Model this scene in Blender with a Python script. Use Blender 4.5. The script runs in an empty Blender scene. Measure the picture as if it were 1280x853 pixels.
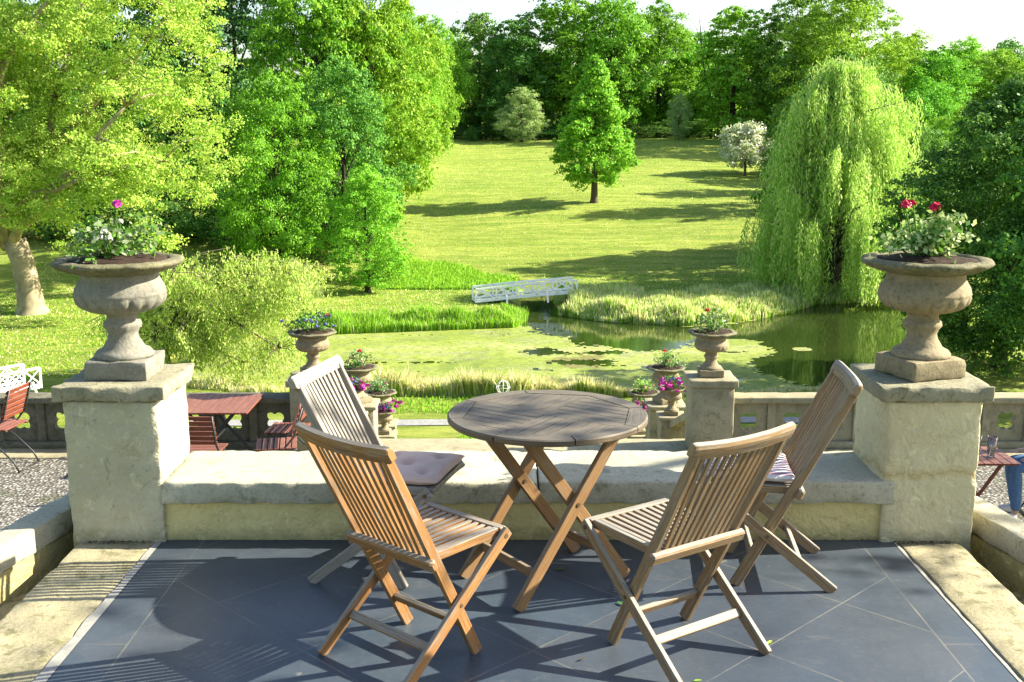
import bpy, bmesh, math, random
import numpy as np
from mathutils import Vector, Matrix, Euler, noise
R = math.radians
S = bpy.context.scene
COL = S.collection
random.seed(7)

# ------------------------------------------------------------------ camera
F, P, H = 1420.0, R(11.05), 1.96
cam_d = bpy.data.cameras.new('camera'); cam = bpy.data.objects.new('camera', cam_d); COL.objects.link(cam)
cam_d.sensor_width = 36; cam_d.lens = F * 36 / 1280; cam_d.clip_end = 5000; cam_d.clip_start = 0.05
cam.location = (0, 0, H); cam.rotation_euler = (math.pi / 2 - P, 0, 0)
S.camera = cam
# ------------------------------------------------------------------ sky and sun
SUN_EL, SUN_AZ = R(31), R(81)            # azimuth measured from +Y towards +X
W = bpy.data.worlds.new('World'); S.world = W; W.use_nodes = True
nt = W.node_tree; nt.nodes.clear()
sky = nt.nodes.new('ShaderNodeTexSky'); sky.sky_type = 'NISHITA'; sky.sun_disc = False
sky.sun_elevation = SUN_EL; sky.sun_rotation = SUN_AZ; sky.air_density = 1.0; sky.dust_density = 1.6; sky.ozone_density = 1.0
bg = nt.nodes.new('ShaderNodeBackground'); bg.inputs[1].default_value = 0.085
ow = nt.nodes.new('ShaderNodeOutputWorld')
nt.links.new(sky.outputs[0], bg.inputs[0]); nt.links.new(bg.outputs[0], ow.inputs[0])
sl = bpy.data.lights.new('sun', 'SUN'); sl.energy = 5.0; sl.angle = R(0.5); sl.color = (1.0, 0.92, 0.76)
so = bpy.data.objects.new('sun', sl); COL.objects.link(so)
sv = Vector((math.sin(SUN_AZ) * math.cos(SUN_EL), math.cos(SUN_AZ) * math.cos(SUN_EL), math.sin(SUN_EL)))
so.rotation_euler = sv.to_track_quat('Z', 'Y').to_euler(); so.location = (30, 5, 30)
S.view_settings.view_transform = 'Standard'; S.view_settings.look = 'None'
S.view_settings.gamma = 1.0; S.view_settings.use_curve_mapping = False
S.view_settings.exposure = 1.8
S.render.engine = 'CYCLES'
S.cycles.max_bounces = 6; S.cycles.diffuse_bounces = 3; S.cycles.transmission_bounces = 4; S.cycles.transparent_max_bounces = 8
S.cycles.caustics_reflective = False; S.cycles.caustics_refractive = False

def ray(x, y):
    a = (x - 640) / F; b = (y - 426.5) / F
    return a, math.cos(P) - b * math.sin(P), -(math.sin(P) + b * math.cos(P))
def atz(x, y, z):
    r = ray(x, y); t = (z - H) / r[2]; return Vector((r[0] * t, r[1] * t, z))
def atY(x, y, Y):
    r = ray(x, y); t = Y / r[1]; return Vector((r[0] * t, Y, H + r[2] * t))

# ------------------------------------------------------------------ materials
def new_mat(name):
    m = bpy.data.materials.new(name); m.use_nodes = True
    t = m.node_tree; t.nodes.clear()
    return m, t
class N:
    """small node-tree helper"""
    def __init__(s, t): s.t = t
    def n(s, typ, **kw):
        nd = s.t.nodes.new(typ)
        for k, v in kw.items(): setattr(nd, k, v)
        return nd
    def set(s, sock, v):
        if isinstance(v, bpy.types.NodeSocket): s.t.links.new(v, sock)
        elif v is not None:
            if isinstance(v, (tuple, list)) and len(v) == 3 and sock.type == 'RGBA': v = (*v, 1)
            sock.default_value = v
    def math(s, op, a, b=0.0, c=None):
        nd = s.n('ShaderNodeMath', operation=op); s.set(nd.inputs[0], a); s.set(nd.inputs[1], b)
        if c is not None: s.set(nd.inputs[2], c)
        return nd.outputs[0]
    def coord(s, which='Object'):
        return s.n('ShaderNodeTexCoord').outputs[which]
    def mapping(s, v, scale=(1, 1, 1), rot=(0, 0, 0), loc=(0, 0, 0)):
        nd = s.n('ShaderNodeMapping'); s.set(nd.inputs[0], v)
        nd.inputs['Scale'].default_value = scale; nd.inputs['Rotation'].default_value = rot; nd.inputs['Location'].default_value = loc
        return nd.outputs[0]
    def noise(s, v, scale, detail=4, rough=.6, dist=0.0):
        nd = s.n('ShaderNodeTexNoise'); s.set(nd.inputs['Vector'], v)
        nd.inputs['Scale'].default_value = scale; nd.inputs['Detail'].default_value = detail
        nd.inputs['Roughness'].default_value = rough; nd.inputs['Distortion'].default_value = dist
        return nd.outputs[0]
    def voro(s, v, scale, out='Distance'):
        nd = s.n('ShaderNodeTexVoronoi'); s.set(nd.inputs['Vector'], v); nd.inputs['Scale'].default_value = scale
        return nd.outputs[out]
    def ramp(s, f, stops, interp='LINEAR'):
        nd = s.n('ShaderNodeValToRGB'); s.set(nd.inputs[0], f); cr = nd.color_ramp; cr.interpolation = interp
        while len(cr.elements) < len(stops): cr.elements.new(0.5)
        for e, (p, c) in zip(cr.elements, stops):
            e.position = p; e.color = (*c, 1) if isinstance(c, tuple) else (c, c, c, 1)
        return nd.outputs[0]
    def mix(s, f, a, b, blend='MIX'):
        nd = s.n('ShaderNodeMix', data_type='RGBA', blend_type=blend); s.set(nd.inputs[0], f); s.set(nd.inputs[6], a); s.set(nd.inputs[7], b)
        return nd.outputs[2]
    def bump(s, h, strength=.3, dist=.02, normal=None):
        nd = s.n('ShaderNodeBump'); nd.inputs['Strength'].default_value = strength; nd.inputs['Distance'].default_value = dist
        s.set(nd.inputs['Height'], h)
        if normal is not None: s.set(nd.inputs['Normal'], normal)
        return nd.outputs[0]
    def bsdf(s, col, rough=.7, normal=None, spec=.4, **kw):
        nd = s.n('ShaderNodeBsdfPrincipled'); s.set(nd.inputs['Base Color'], col); s.set(nd.inputs['Roughness'], rough)
        nd.inputs['Specular IOR Level'].default_value = spec
        if normal is not None: s.set(nd.inputs['Normal'], normal)
        for k, v in kw.items(): s.set(nd.inputs[k], v)
        return nd.outputs[0]
    def out(s, sh):
        o = s.n('ShaderNodeOutputMaterial'); s.t.links.new(sh, o.inputs[0])
M = {}
def plain(name, col, rough=.6, spec=.4, var=.25, scale=20, bump=0.0, **kw):
    m, t = new_mat(name); k = N(t); c = k.coord()
    f = k.noise(c, scale, 4)
    dark = tuple(x * (1 - var) for x in col); lite = tuple(min(1, x * (1 + var)) for x in col)
    cc = k.ramp(f, [(.3, dark), (.7, lite)])
    nm = k.bump(f, bump, .01) if bump else None
    k.out(k.bsdf(cc, rough, nm, spec, **kw)); M[name] = m; return m
def stone(name, a, b, moss, moss_amt=.5, dark=(.10, .095, .08), scale=3.0, bump=.5, rough=.85, fine=60, world=True):
    """weathered stone: two-tone body, moss/lichen patches, dark pits, bumpy"""
    m, t = new_mat(name); k = N(t)
    c = k.n('ShaderNodeNewGeometry').outputs['Position'] if world else k.coord()
    n1 = k.noise(c, scale, 6, .65); n2 = k.noise(c, scale * 4.3, 5, .7, .6); n3 = k.noise(c, fine, 5, .75)
    col = k.ramp(n1, [(.32, a), (.68, b)])
    col = k.mix(k.ramp(n2, [(.62 - moss_amt * .25, 0.0), (.72 - moss_amt * .2, .75)]), col, moss)
    n4 = k.noise(c, scale * 2.1, 6, .7, 1.2)
    col = k.mix(k.ramp(n4, [(.60, 0.0), (.70, .55)]), col, dark)
    col = k.mix(k.ramp(n3, [(.35, .45), (.5, 0.0)]), col, tuple(x * .45 for x in a))
    col = k.mix(k.ramp(n3, [(.62, 0.0), (.72, .35)]), col, tuple(min(.8, x * 1.5) for x in b))
    h = k.math('ADD', k.math('MULTIPLY', n2, .6), k.math('MULTIPLY', n3, .5))
    nm = k.bump(h, bump, .012)
    k.out(k.bsdf(col, rough, nm, .25)); M[name] = m; return m
stone('urn_stone', (.20, .165, .10), (.31, .255, .155), (.12, .115, .06), .3, (.09, .08, .05), scale=6)
stone('rim_stone', (.12, .115, .065), (.25, .225, .14), (.09, .10, .035), .6, (.05, .05, .03), scale=7, bump=.9)
stone('urn_grey', (.15, .145, .115), (.26, .245, .195), (.24, .24, .20), .35, (.06, .062, .06), scale=7)
stone('cap_stone', (.22, .21, .14), (.33, .31, .21), (.12, .12, .055), .35, (.08, .08, .05), scale=5, bump=.8)
stone('coping_stone', (.34, .325, .24), (.50, .48, .36), (.17, .17, .08), .18, (.12, .12, .08), scale=2.2, bump=.6)
stone('strip_stone', (.28, .25, .15), (.44, .39, .24), (.13, .13, .055), .42, (.08, .075, .045), scale=2.6, bump=.7)
stone('shaded_stone', (.10, .095, .07), (.19, .175, .125), (.07, .075, .035), .5, (.04, .04, .03), scale=3)  # darker copy of the terrace stone; shade on one balustrade put into its colour
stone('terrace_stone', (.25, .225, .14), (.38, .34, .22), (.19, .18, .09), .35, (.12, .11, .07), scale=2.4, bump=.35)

def plaster(name, a, b, flake, amt, crack=0.0):
    m, t = new_mat(name); k = N(t)
    c = k.n('ShaderNodeNewGeometry').outputs['Position']
    n1 = k.noise(c, 2.2, 6, .6); n2 = k.noise(c, 9, 6, .72, .8); n3 = k.noise(c, 45, 4, .7)
    col = k.ramp(n1, [(.3, a), (.7, b)])
    if crack:
        sp0 = k.n('ShaderNodeSeparateXYZ'); k.set(sp0.inputs[0], c)
        cz = k.math('ADD', k.math('SUBTRACT', sp0.outputs[2], crack), k.math('MULTIPLY', k.math('SUBTRACT', k.noise(k.mapping(c, (1, 1, .2)), 9, 5, .65), .5), .16))
        band = k.math('LESS_THAN', k.math('ABSOLUTE', cz), .0022)
        halo = k.ramp(k.math('ABSOLUTE', cz), [(0.0, .55), (.035, 0.0)])
        col = k.mix(halo, col, (.42, .32, .12)); col = k.mix(k.math('MULTIPLY', band, .4), col, (.26, .18, .07))
    col = k.mix(k.ramp(n2, [(.66 - amt, 0.0), (.70 - amt * .8, .9)]), col, flake)
    col = k.mix(k.ramp(k.noise(c, 5, 5, .7), [(.58, 0.0), (.75, .5)]), col, (.26, .22, .10))
    sep = k.n('ShaderNodeSeparateXYZ'); k.set(sep.inputs[0], c)
    foot = k.ramp(k.math('ADD', k.math('MULTIPLY', sep.outputs[2], 6.0), k.math('MULTIPLY', n2, .9)), [(.45, 1.0), (.85, 0.0)])
    col = k.mix(k.math('MULTIPLY', foot, .6), col, (.16, .15, .07))      # damp green line along the foot
    col = k.mix(k.ramp(k.noise(c, 17, 6, .75, .6), [(.56, 0.0), (.66, .5)]), col, tuple(min(.8, x * 1.35) for x in b))
    col = k.mix(k.ramp(k.noise(c, 24, 6, .8, .4), [(.60, 0.0), (.66, .5)]), col, tuple(x * .5 for x in a))
    h = k.math('ADD', k.math('MULTIPLY', n2, .8), k.math('ADD', k.math('MULTIPLY', n3, .25), k.math('MULTIPLY', k.noise(c, 14, 3, .5, 1.0), .9)))
    k.out(k.bsdf(col, .82, k.bump(h, .9, .02), .25)); M[name] = m
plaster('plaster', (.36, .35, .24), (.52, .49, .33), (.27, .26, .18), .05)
plaster('plaster_bounce_lit', (.52, .46, .28), (.64, .58, .37), (.42, .37, .23), .03, .33)  # bounce light on this pier is put into a lighter, warmer plaster colour
plaster('cream_wall', (.60, .50, .20), (.70, .60, .28), (.38, .29, .13), .0)

def tile_mat():
    m, t = new_mat('slate_tile'); k = N(t)
    c = k.n('ShaderNodeNewGeometry').outputs['Position']
    sp = k.n('ShaderNodeSeparateXYZ'); k.set(sp.inputs[0], c); x, y = sp.outputs[0], sp.outputs[1]
    def joint(v, period, w):      # 1 on the joint line
        f = k.math('FRACT', k.math('DIVIDE', v, period))
        d = k.math('MULTIPLY', k.math('MINIMUM', f, k.math('SUBTRACT', 1.0, f)), period)
        return k.math('LESS_THAN', d, w)
    u = k.math('ADD', k.math('SUBTRACT', x, y), 3.03 + .86 * 10); v = k.math('ADD', k.math('SUBTRACT', k.math('ADD', x, y), 3.18), .86 * 10)
    diag = k.math('MAXIMUM', joint(u, .86, .0036), joint(v, .86, .0036))
    inside = k.math('MULTIPLY', k.math('GREATER_THAN', x, -1.462), k.math('LESS_THAN', x, 1.642))
    edge = k.math('MAXIMUM', k.math('LESS_THAN', k.math('ABSOLUTE', k.math('ADD', x, 1.462)), .0032),
                  k.math('LESS_THAN', k.math('ABSOLUTE', k.math('SUBTRACT', x, 1.642)), .0032))
    yj = joint(k.math('ADD', y, 10.62), .61, .002)
    j = k.math('MAXIMUM', edge, k.math('ADD', k.math('MULTIPLY', diag, inside), k.math('MULTIPLY', yj, k.math('SUBTRACT', 1.0, inside))))
    # tile id -> slight tone changes
    fl = lambda q: k.math('FLOOR', k.math('DIVIDE', q, .86))
    wn = k.n('ShaderNodeTexWhiteNoise', noise_dimensions='2D')
    cb = k.n('ShaderNodeCombineXYZ'); k.set(cb.inputs[0], fl(u)); k.set(cb.inputs[1], fl(v)); k.set(wn.inputs[0], cb.outputs[0])
    n1 = k.noise(c, 1.6, 6, .7, .5); n2 = k.noise(c, 35, 5, .7)
    col = k.ramp(n1, [(.3, (.024, .047, .074)), (.7, (.056, .078, .098))])
    col = k.mix(k.math('MULTIPLY', wn.outputs[0], .6), col, (.080, .084, .092))
    col = k.mix(k.ramp(n2, [(.52, 0.0), (.75, .5)]), col, (.11, .11, .11))
    col = k.mix(k.ramp(k.noise(c, .9, 4, .6), [(.35, .5), (.6, 0.0)]), col, (.022, .030, .044))
    col = k.mix(k.ramp(k.noise(c, 3.1, 7, .8, 1.5), [(.58, 0.0), (.72, .4)]), col, (.15, .145, .13))    # dried dust marks
    col = k.mix(k.ramp(k.noise(c, 11, 3, .5), [(.72, 0.0), (.76, .5)]), col, (.22, .21, .18))
    jm = k.math('MULTIPLY', j, k.ramp(k.noise(c, 2.5, 4), [(.42, .1), (.65, .8)]))
    col = k.mix(jm, col, (.22, .20, .15))
    ro = k.ramp(n1, [(.3, .34), (.7, .55)])
    nm = k.bump(k.math('SUBTRACT', k.math('ADD', k.math('MULTIPLY', n2, .3), k.math('MULTIPLY', k.noise(c, 9, 5, .7), .8)), k.math('MULTIPLY', j, .8)), .45, .004)
    k.out(k.bsdf(col, ro, nm, .5)); M['slate_tile'] = m
tile_mat()

def wood(name, a, b, dark, grey=None, grain=(2.0, 26.0, 26.0), rough=.6, greyness=.0, bump=.25):
    """grain runs along local X of each mesh (uv free: object coordinates)"""
    m, t = new_mat(name); k = N(t)
    geo = k.n('ShaderNodeNewGeometry'); rnd = geo.outputs['Random Per Island']
    uvn = k.n('ShaderNodeUVMap'); uvn.uv_map = 'UVMap'
    c = uvn.outputs[0]
    off = k.n('ShaderNodeCombineXYZ'); k.set(off.inputs[0], k.math('MULTIPLY', rnd, 37.0)); k.set(off.inputs[1], k.math('MULTIPLY', rnd, 11.0))
    va = k.n('ShaderNodeVectorMath', operation='ADD'); k.set(va.inputs[0], c); k.set(va.inputs[1], off.outputs[0])
    g = k.noise(k.mapping(va.outputs[0], (4, 130, 130)), 1.0, 6, .7, 1.5)
    g2 = k.noise(k.mapping(va.outputs[0], (1.2, 9, 9)), 1.0, 4, .6, .5)
    col = k.ramp(g, [(.36, dark), (.5, a), (.64, b)])
    col = k.mix(k.math('MULTIPLY', rnd, .4), col, tuple(x * .7 for x in a))
    col = k.mix(k.ramp(g2, [(.35, .45), (.58, 0.0)]), col, dark)
    st_ = k.noise(k.mapping(va.outputs[0], (14, 40, 40)), 1.0, 5, .75, .4)
    col = k.mix(k.ramp(st_, [(.60, 0.0), (.72, .45)]), col, (.09, .07, .05))
    if grey is not None:
        # weather silvering plus sky reflection put into the colour of faces that look up
        sp = k.n('ShaderNodeSeparateXYZ'); k.set(sp.inputs[0], geo.outputs['True Normal'])
        f = k.math('ADD', k.math('MULTIPLY', k.ramp(sp.outputs[2], [(.35, 0.0), (.85, .85)]), 1.0), greyness)
        f = k.math('MINIMUM', 1.0, k.math('MULTIPLY', f, k.ramp(g2, [(.25, .7), (.7, 1.1)])))
        f = k.math('MINIMUM', 1.0, k.math('ADD', f, k.ramp(k.noise(k.mapping(va.outputs[0], (5, 30, 30)), 1.0, 5, .7), [(.50, 0.0), (.68, .55)])))
        gc = k.ramp(g, [(.34, tuple(x * .42 for x in grey)), (.62, grey)])
        col = k.mix(f, col, gc)
    k.out(k.bsdf(col, rough, k.bump(g, bump, .002), .3)); M[name] = m
wood('teak_warm', (.29, .145, .045), (.41, .225, .078), (.19, .075, .017), (.34, .32, .27), greyness=.03)
wood('teak_grey', (.28, .17, .07), (.38, .25, .11), (.14, .08, .03), (.36, .34, .29), greyness=.12)
wood('teak_silver', (.30, .23, .15), (.38, .31, .21), (.12, .085, .05), (.33, .31, .27), greyness=.6)
wood('table_wood', (.135, .10, .062), (.20, .155, .10), (.045, .033, .02), (.17, .15, .115), greyness=.0, bump=.5)
wood('table_leg_wood', (.24, .135, .055), (.34, .21, .09), (.20, .09, .025), (.30, .25, .18), greyness=.02)
wood('red_slat', (.20, .050, .022), (.30, .080, .034), (.09, .025, .014), (.26, .12, .09), greyness=.0, rough=.5)
plain('black_iron', (.018, .02, .02), .45, .5)
plain('brass', (.14, .10, .05), .45, .5, **{'Metallic': .7})
plain('white_paint', (.86, .86, .84), .55, .4, .06, 8)
plain('soil', (.035, .022, .014), .95, .2, .5, 40, .6)
plain('petal_crimson', (.55, .008, .06), .5, .3, .35, 60, **{'Subsurface Weight': 0.0})
plain('petal_magenta', (.50, .04, .30), .5, .3, .4, 60)
plain('petal_red', (.50, .03, .02), .5, .3, .3, 60)
plain('petal_white', (.75, .76, .62), .5, .3, .15, 60)
plain('petal_blue', (.13, .12, .38), .5, .3, .4, 60)
plain('petal_pink', (.55, .22, .22), .5, .3, .3, 60)
plain('debris', (.08, .055, .03), .9, .2, .5, 30)
plain('bark', (.10, .082, .058), .9, .2, .45, 6, .8)
plain('bark_pale', (.30, .25, .155), .85, .2, .35, 2.2, .6)
plain('bark_dark', (.045, .036, .028), .95, .2, .4, 6, .8)
plain('skin', (.50, .30, .21), .5, .4, .06)
plain('denim', (.09, .17, .30), .85, .2, .25, 60)
plain('dark_cloth', (.02, .05, .035), .9, .2, .25, 30)
plain('shirt', (.55, .60, .68), .85, .2, .1, 30)
plain('hair', (.05, .03, .015), .7, .3, .3, 60)
plain('shoe', (.60, .58, .52), .6, .4, .1)

def cushion_mat(name, striped):
    m, t = new_mat(name); k = N(t); c = k.coord()
    wv = k.noise(c, 260, 2, .5)
    if striped:
        sp = k.n('ShaderNodeSeparateXYZ'); k.set(sp.inputs[0], c)
        f = k.math('FRACT', k.math('MULTIPLY', sp.outputs[1], 26.0))
        col = k.ramp(f, [(.0, (.30, .17, .24)), (.42, (.30, .17, .24)), (.46, (.68, .64, .62)), (.96, (.68, .64, .62)), (1.0, (.30, .17, .24))])
    else:
        col = k.ramp(k.noise(c, 5, 4), [(.3, (.60, .40, .33)), (.7, (.70, .50, .42))])
    col = k.mix(k.math('MULTIPLY', wv, .3), col, (.30, .18, .16))
    k.out(k.bsdf(col, .9, k.bump(wv, .25, .002), .15, **{'Sheen Weight': .3})); M[name] = m
cushion_mat('cushion_plain', False); cushion_mat('cushion_striped', True)

LEAF_GAIN = 1.72
def leaf_mat(name, a, b, trans=None, rough=.6, tf=.34, nscale=.35, hue=.03, spec=.18):
    """leaf surface: per-leaf and per-clump colour, light passes through"""
    m, t = new_mat(name); k = N(t)
    geo = k.n('ShaderNodeNewGeometry'); oi = k.n('ShaderNodeObjectInfo')
    n = k.noise(geo.outputs['Position'], nscale, 3, .6)
    f = k.math('ADD', k.math('MULTIPLY', n, .9), k.math('MULTIPLY', k.math('SUBTRACT', geo.outputs['Random Per Island'], .5), .6))
    a = tuple(min(.9, x * LEAF_GAIN) for x in a); b = tuple(min(.9, x * LEAF_GAIN) for x in b)
    col = k.ramp(f, [(.15, a), (.75, b)])
    hs = k.n('ShaderNodeHueSaturation'); k.set(hs.inputs['Color'], col)
    k.set(hs.inputs['Hue'], k.math('ADD', .5 - hue / 2, k.math('MULTIPLY', oi.outputs['Random'], hue)))
    k.set(hs.inputs['Value'], k.math('ADD', .88, k.math('MULTIPLY', oi.outputs['Random'], .24)))
    col = hs.outputs[0]
    d = k.bsdf(col, rough, None, spec)
    tr = k.n('ShaderNodeBsdfTranslucent'); k.set(tr.inputs[0], k.mix(.5, col, trans if trans else tuple(min(1, x * 1.5) for x in b)))
    mx = k.n('ShaderNodeMixShader'); mx.inputs[0].default_value = tf; k.set(mx.inputs[1], d); k.set(mx.inputs[2], tr.outputs[0])
    k.out(mx.outputs[0]); M[name] = m
leaf_mat('leaf_yellow', (.17, .245, .03), (.33, .39, .08), (.42, .49, .08), tf=.38)
leaf_mat('leaf_bright', (.06, .18, .010), (.15, .31, .018), (.24, .45, .02), tf=.32)
leaf_mat('leaf_mid', (.05, .145, .018), (.14, .27, .034), (.22, .38, .03), tf=.3)
leaf_mat('leaf_lime', (.10, .22, .018), (.22, .36, .035), (.33, .48, .03), tf=.32)
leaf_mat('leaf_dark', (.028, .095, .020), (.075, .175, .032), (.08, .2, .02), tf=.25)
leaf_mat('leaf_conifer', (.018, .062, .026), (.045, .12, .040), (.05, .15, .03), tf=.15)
leaf_mat('leaf_pale', (.17, .22, .09), (.34, .38, .19), (.35, .42, .12))
leaf_mat('leaf_blossom', (.45, .45, .33), (.75, .74, .62), (.5, .52, .3))
leaf_mat('leaf_willow', (.18, .265, .045), (.38, .445, .13), (.44, .51, .12), tf=.36)
leaf_mat('leaf_pot', (.03, .10, .012), (.09, .2, .03), (.15, .3, .03), nscale=18)
leaf_mat('leaf_variegated', (.12, .20, .05), (.46, .52, .26), (.4, .45, .15), nscale=18)
leaf_mat('leaf_grey', (.10, .15, .07), (.24, .30, .17), (.25, .3, .12), nscale=18)
leaf_mat('blade_green', (.07, .17, .012), (.19, .33, .03), (.28, .45, .03), nscale=.6)
leaf_mat('blade_lime', (.12, .25, .012), (.24, .38, .03), (.34, .5, .03), nscale=.6)
leaf_mat('blade_straw', (.34, .33, .12), (.60, .56, .30), (.5, .46, .2), nscale=.8)
leaf_mat('blade_dark', (.03, .09, .01), (.08, .16, .02), (.1, .2, .02), nscale=.8)

def lawn_mat():
    m, t = new_mat('lawn'); k = N(t)
    c = k.n('ShaderNodeNewGeometry').outputs['Position']
    st = k.mapping(c, (.35, 1.6, 1))
    n1 = k.noise(c, .09, 5, .6); n2 = k.noise(st, 1.1, 6, .7, .8); n3 = k.noise(k.mapping(c, (3, 7, 3)), 2.2, 5, .8)
    col = k.ramp(n1, [(.3, (.24, .32, .035)), (.7, (.40, .44, .085))])
    col = k.mix(k.ramp(n2, [(.38, .75), (.56, 0.0)]), col, (.105, .19, .018))
    col = k.mix(k.ramp(k.noise(k.mapping(c, (.12, .5, 1)), 1.0, 5, .7, .6), [(.40, .6), (.55, 0.0)]), col, (.13, .23, .02))
    col = k.mix(k.ramp(n2, [(.55, 0.0), (.75, .5)]), col, (.46, .43, .15))
    col = k.mix(k.ramp(n3, [(.38, .5), (.5, 0.0)]), col, (.11, .18, .018))
    col = k.mix(k.ramp(k.noise(k.mapping(c, (.25, .9, 1)), .8, 6, .75, 1.0), [(.60, 0.0), (.70, .5)]), col, (.42, .36, .14))
    # mowing lines that follow the contour
    wv = k.n('ShaderNodeTexWave', wave_type='BANDS', bands_direction='Y'); k.set(wv.inputs[0], c)
    wv.inputs['Scale'].default_value = .12; wv.inputs['Distortion'].default_value = 3.5; wv.inputs['Detail'].default_value = 3; wv.inputs['Detail Scale'].default_value = .5
    col = k.mix(k.math('MULTIPLY', wv.outputs['Fac'], .16), col, (.44, .43, .12))
    h = k.math('ADD', k.math('MULTIPLY', n2, .5), k.math('MULTIPLY', n3, .6))
    k.out(k.bsdf(col, .85, k.bump(h, 1.0, .25), .15)); M['lawn'] = m
lawn_mat()

def gravel_mat():
    m, t = new_mat('gravel'); k = N(t)
    c = k.n('ShaderNodeNewGeometry').outputs['Position']
    v = k.n('ShaderNodeTexVoronoi'); k.set(v.inputs['Vector'], c); v.inputs['Scale'].default_value = 26
    col = k.ramp(k.n('ShaderNodeSeparateColor').outputs[0], [(0, .2), (1, .5)])
    sc = k.n('ShaderNodeSeparateColor'); k.set(sc.inputs[0], v.outputs['Color'])
    col = k.ramp(sc.outputs[0], [(.0, (.12, .11, .095)), (.5, (.27, .255, .22)), (1.0, (.46, .44, .40))])
    col = k.mix(k.ramp(v.outputs['Distance'], [(.25, 0.0), (.6, .8)]), col, (.05, .045, .035))
    col = k.mix(k.ramp(k.noise(c, 1.3, 5, .7), [(.52, 0.0), (.65, .7)]), col, (.06, .075, .03))
    h = k.math('SUBTRACT', 1.0, v.outputs['Distance'])
    k.out(k.bsdf(col, .9, k.bump(h, .9, .02), .2)); M['gravel'] = m
gravel_mat()
def water_mat():
    m, t = new_mat('pond_water'); k = N(t)
    c = k.n('ShaderNodeNewGeometry').outputs['Position']
    h = k.noise(k.mapping(c, (.8, 2.2, 1)), 1.5, 3, .5)
    col = k.ramp(k.noise(c, .2, 4), [(.3, (.014, .028, .006)), (.7, (.032, .045, .010))])
    k.out(k.bsdf(col, .045, k.bump(h, .10, .02), .6, **{'IOR': 1.33})); M['pond_water'] = m
    m, t = new_mat('duckweed'); k = N(t)
    c = k.n('ShaderNodeNewGeometry').outputs['Position']
    n1 = k.noise(c, .28, 6, .65, .8); n2 = k.noise(k.mapping(c, (1, 2.5, 1)), 2.5, 6, .8)
    col = k.ramp(n1, [(.30, (.15, .21, .025)), (.5, (.27, .33, .05)), (.66, (.38, .40, .15))])
    col = k.mix(k.ramp(k.noise(k.mapping(c, (.5, 1.2, 1)), .9, 7, .75, 1.0), [(.50, 0.0), (.62, .75)]), col, (.25, .26, .14))
    col = k.mix(k.ramp(n2, [(.40, .85), (.54, 0.0)]), col, (.10, .14, .022))
    # brown decaying patch off the reed bed
    sp = k.n('ShaderNodeSeparateXYZ'); k.set(sp.inputs[0], c)
    d = k.math('ADD', k.math('POWER', k.math('DIVIDE', k.math('SUBTRACT', sp.outputs[0], 3.4), 3.2), 2.0), k.math('POWER', k.math('DIVIDE', k.math('SUBTRACT', sp.outputs[1], 56.0), 4.2), 2.0))
    f = k.math('ADD', d, k.math('MULTIPLY', k.noise(c, .9, 5, .7), 1.6))
    col = k.mix(k.ramp(f, [(.9, .85), (1.0, 0.0)]), col, k.ramp(n2, [(.35, (.07, .07, .02)), (.6, (.22, .19, .06))]))
    k.out(k.bsdf(col, .7, k.bump(n2, .4, .03), .3)); M['duckweed'] = m
    m, t = new_mat('glass'); k = N(t)
    tr = k.n('ShaderNodeBsdfTransparent'); tr.inputs[0].default_value = (.985, .99, .99, 1); gl = k.n('ShaderNodeBsdfGlossy'); gl.inputs['Roughness'].default_value = .03
    fr = k.n('ShaderNodeFresnel'); fr.inputs[0].default_value = 1.5; mx = k.n('ShaderNodeMixShader'); k.set(mx.inputs[0], k.math('ADD', .10, k.math('MULTIPLY', fr.outputs[0], .8)))
    k.set(mx.inputs[1], tr.outputs[0]); k.set(mx.inputs[2], gl.outputs[0]); k.out(mx.outputs[0]); M['glass'] = m
    m, t = new_mat('path_gravel'); k = N(t)
    c = k.n('ShaderNodeNewGeometry').outputs['Position']
    n = k.noise(c, 5, 6, .8)
    k.out(k.bsdf(k.ramp(n, [(.3, (.17, .17, .16)), (.7, (.34, .34, .33))]), .9, k.bump(n, .4, .02), .2)); M['path_gravel'] = m
water_mat()

# ------------------------------------------------------------------ objects and tagging
def mesh_obj(name, verts, faces, mats, parent=None, smooth=False, mi=None, uvs=None):
    me = bpy.data.meshes.new(name); me.from_pydata(verts, [], faces)
    if not isinstance(mats, (list, tuple)): mats = [mats]
    for m in mats: me.materials.append(M[m])
    if mi is not None: me.polygons.foreach_set('material_index', np.asarray(mi, dtype=np.int32))
    if uvs is not None:
        l = me.uv_layers.new(name='UVMap'); l.data.foreach_set('uv', np.asarray(uvs, dtype=np.float32).ravel())
    if smooth: me.polygons.foreach_set('use_smooth', [True] * len(me.polygons))
    me.update()
    o = bpy.data.objects.new(name, me); COL.objects.link(o)
    if parent: o.parent = parent
    return o
def tag(o, label, cat, group=None):
    o['label'] = label; o['category'] = cat
    if group: o['group'] = group
    return o
def thing(name, label, cat, loc=(0, 0, 0), rz=0.0, group=None):
    o = bpy.data.objects.new(name, None); o.empty_display_size = .1; COL.objects.link(o)
    o.location = loc; o.rotation_euler = (0, 0, rz)
    return tag(o, label, cat, group)
def kind(o, k): o['kind'] = k; return o
def kids(o): return [c for c in bpy.data.objects if c.parent == o]
CH = {}
def copy_tree(o, label, loc=None, rz=None, parent=None, group=None):
    c = o.copy(); COL.objects.link(c); c.parent = parent
    if label: c['label'] = label
    if group: c['group'] = group
    if loc is not None: c.location = loc
    if rz is not None: c.rotation_euler = (0, 0, rz)
    for ch in CH.get(o, kids(o)):
        copy_tree(ch, None, parent=c)
    return c

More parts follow.
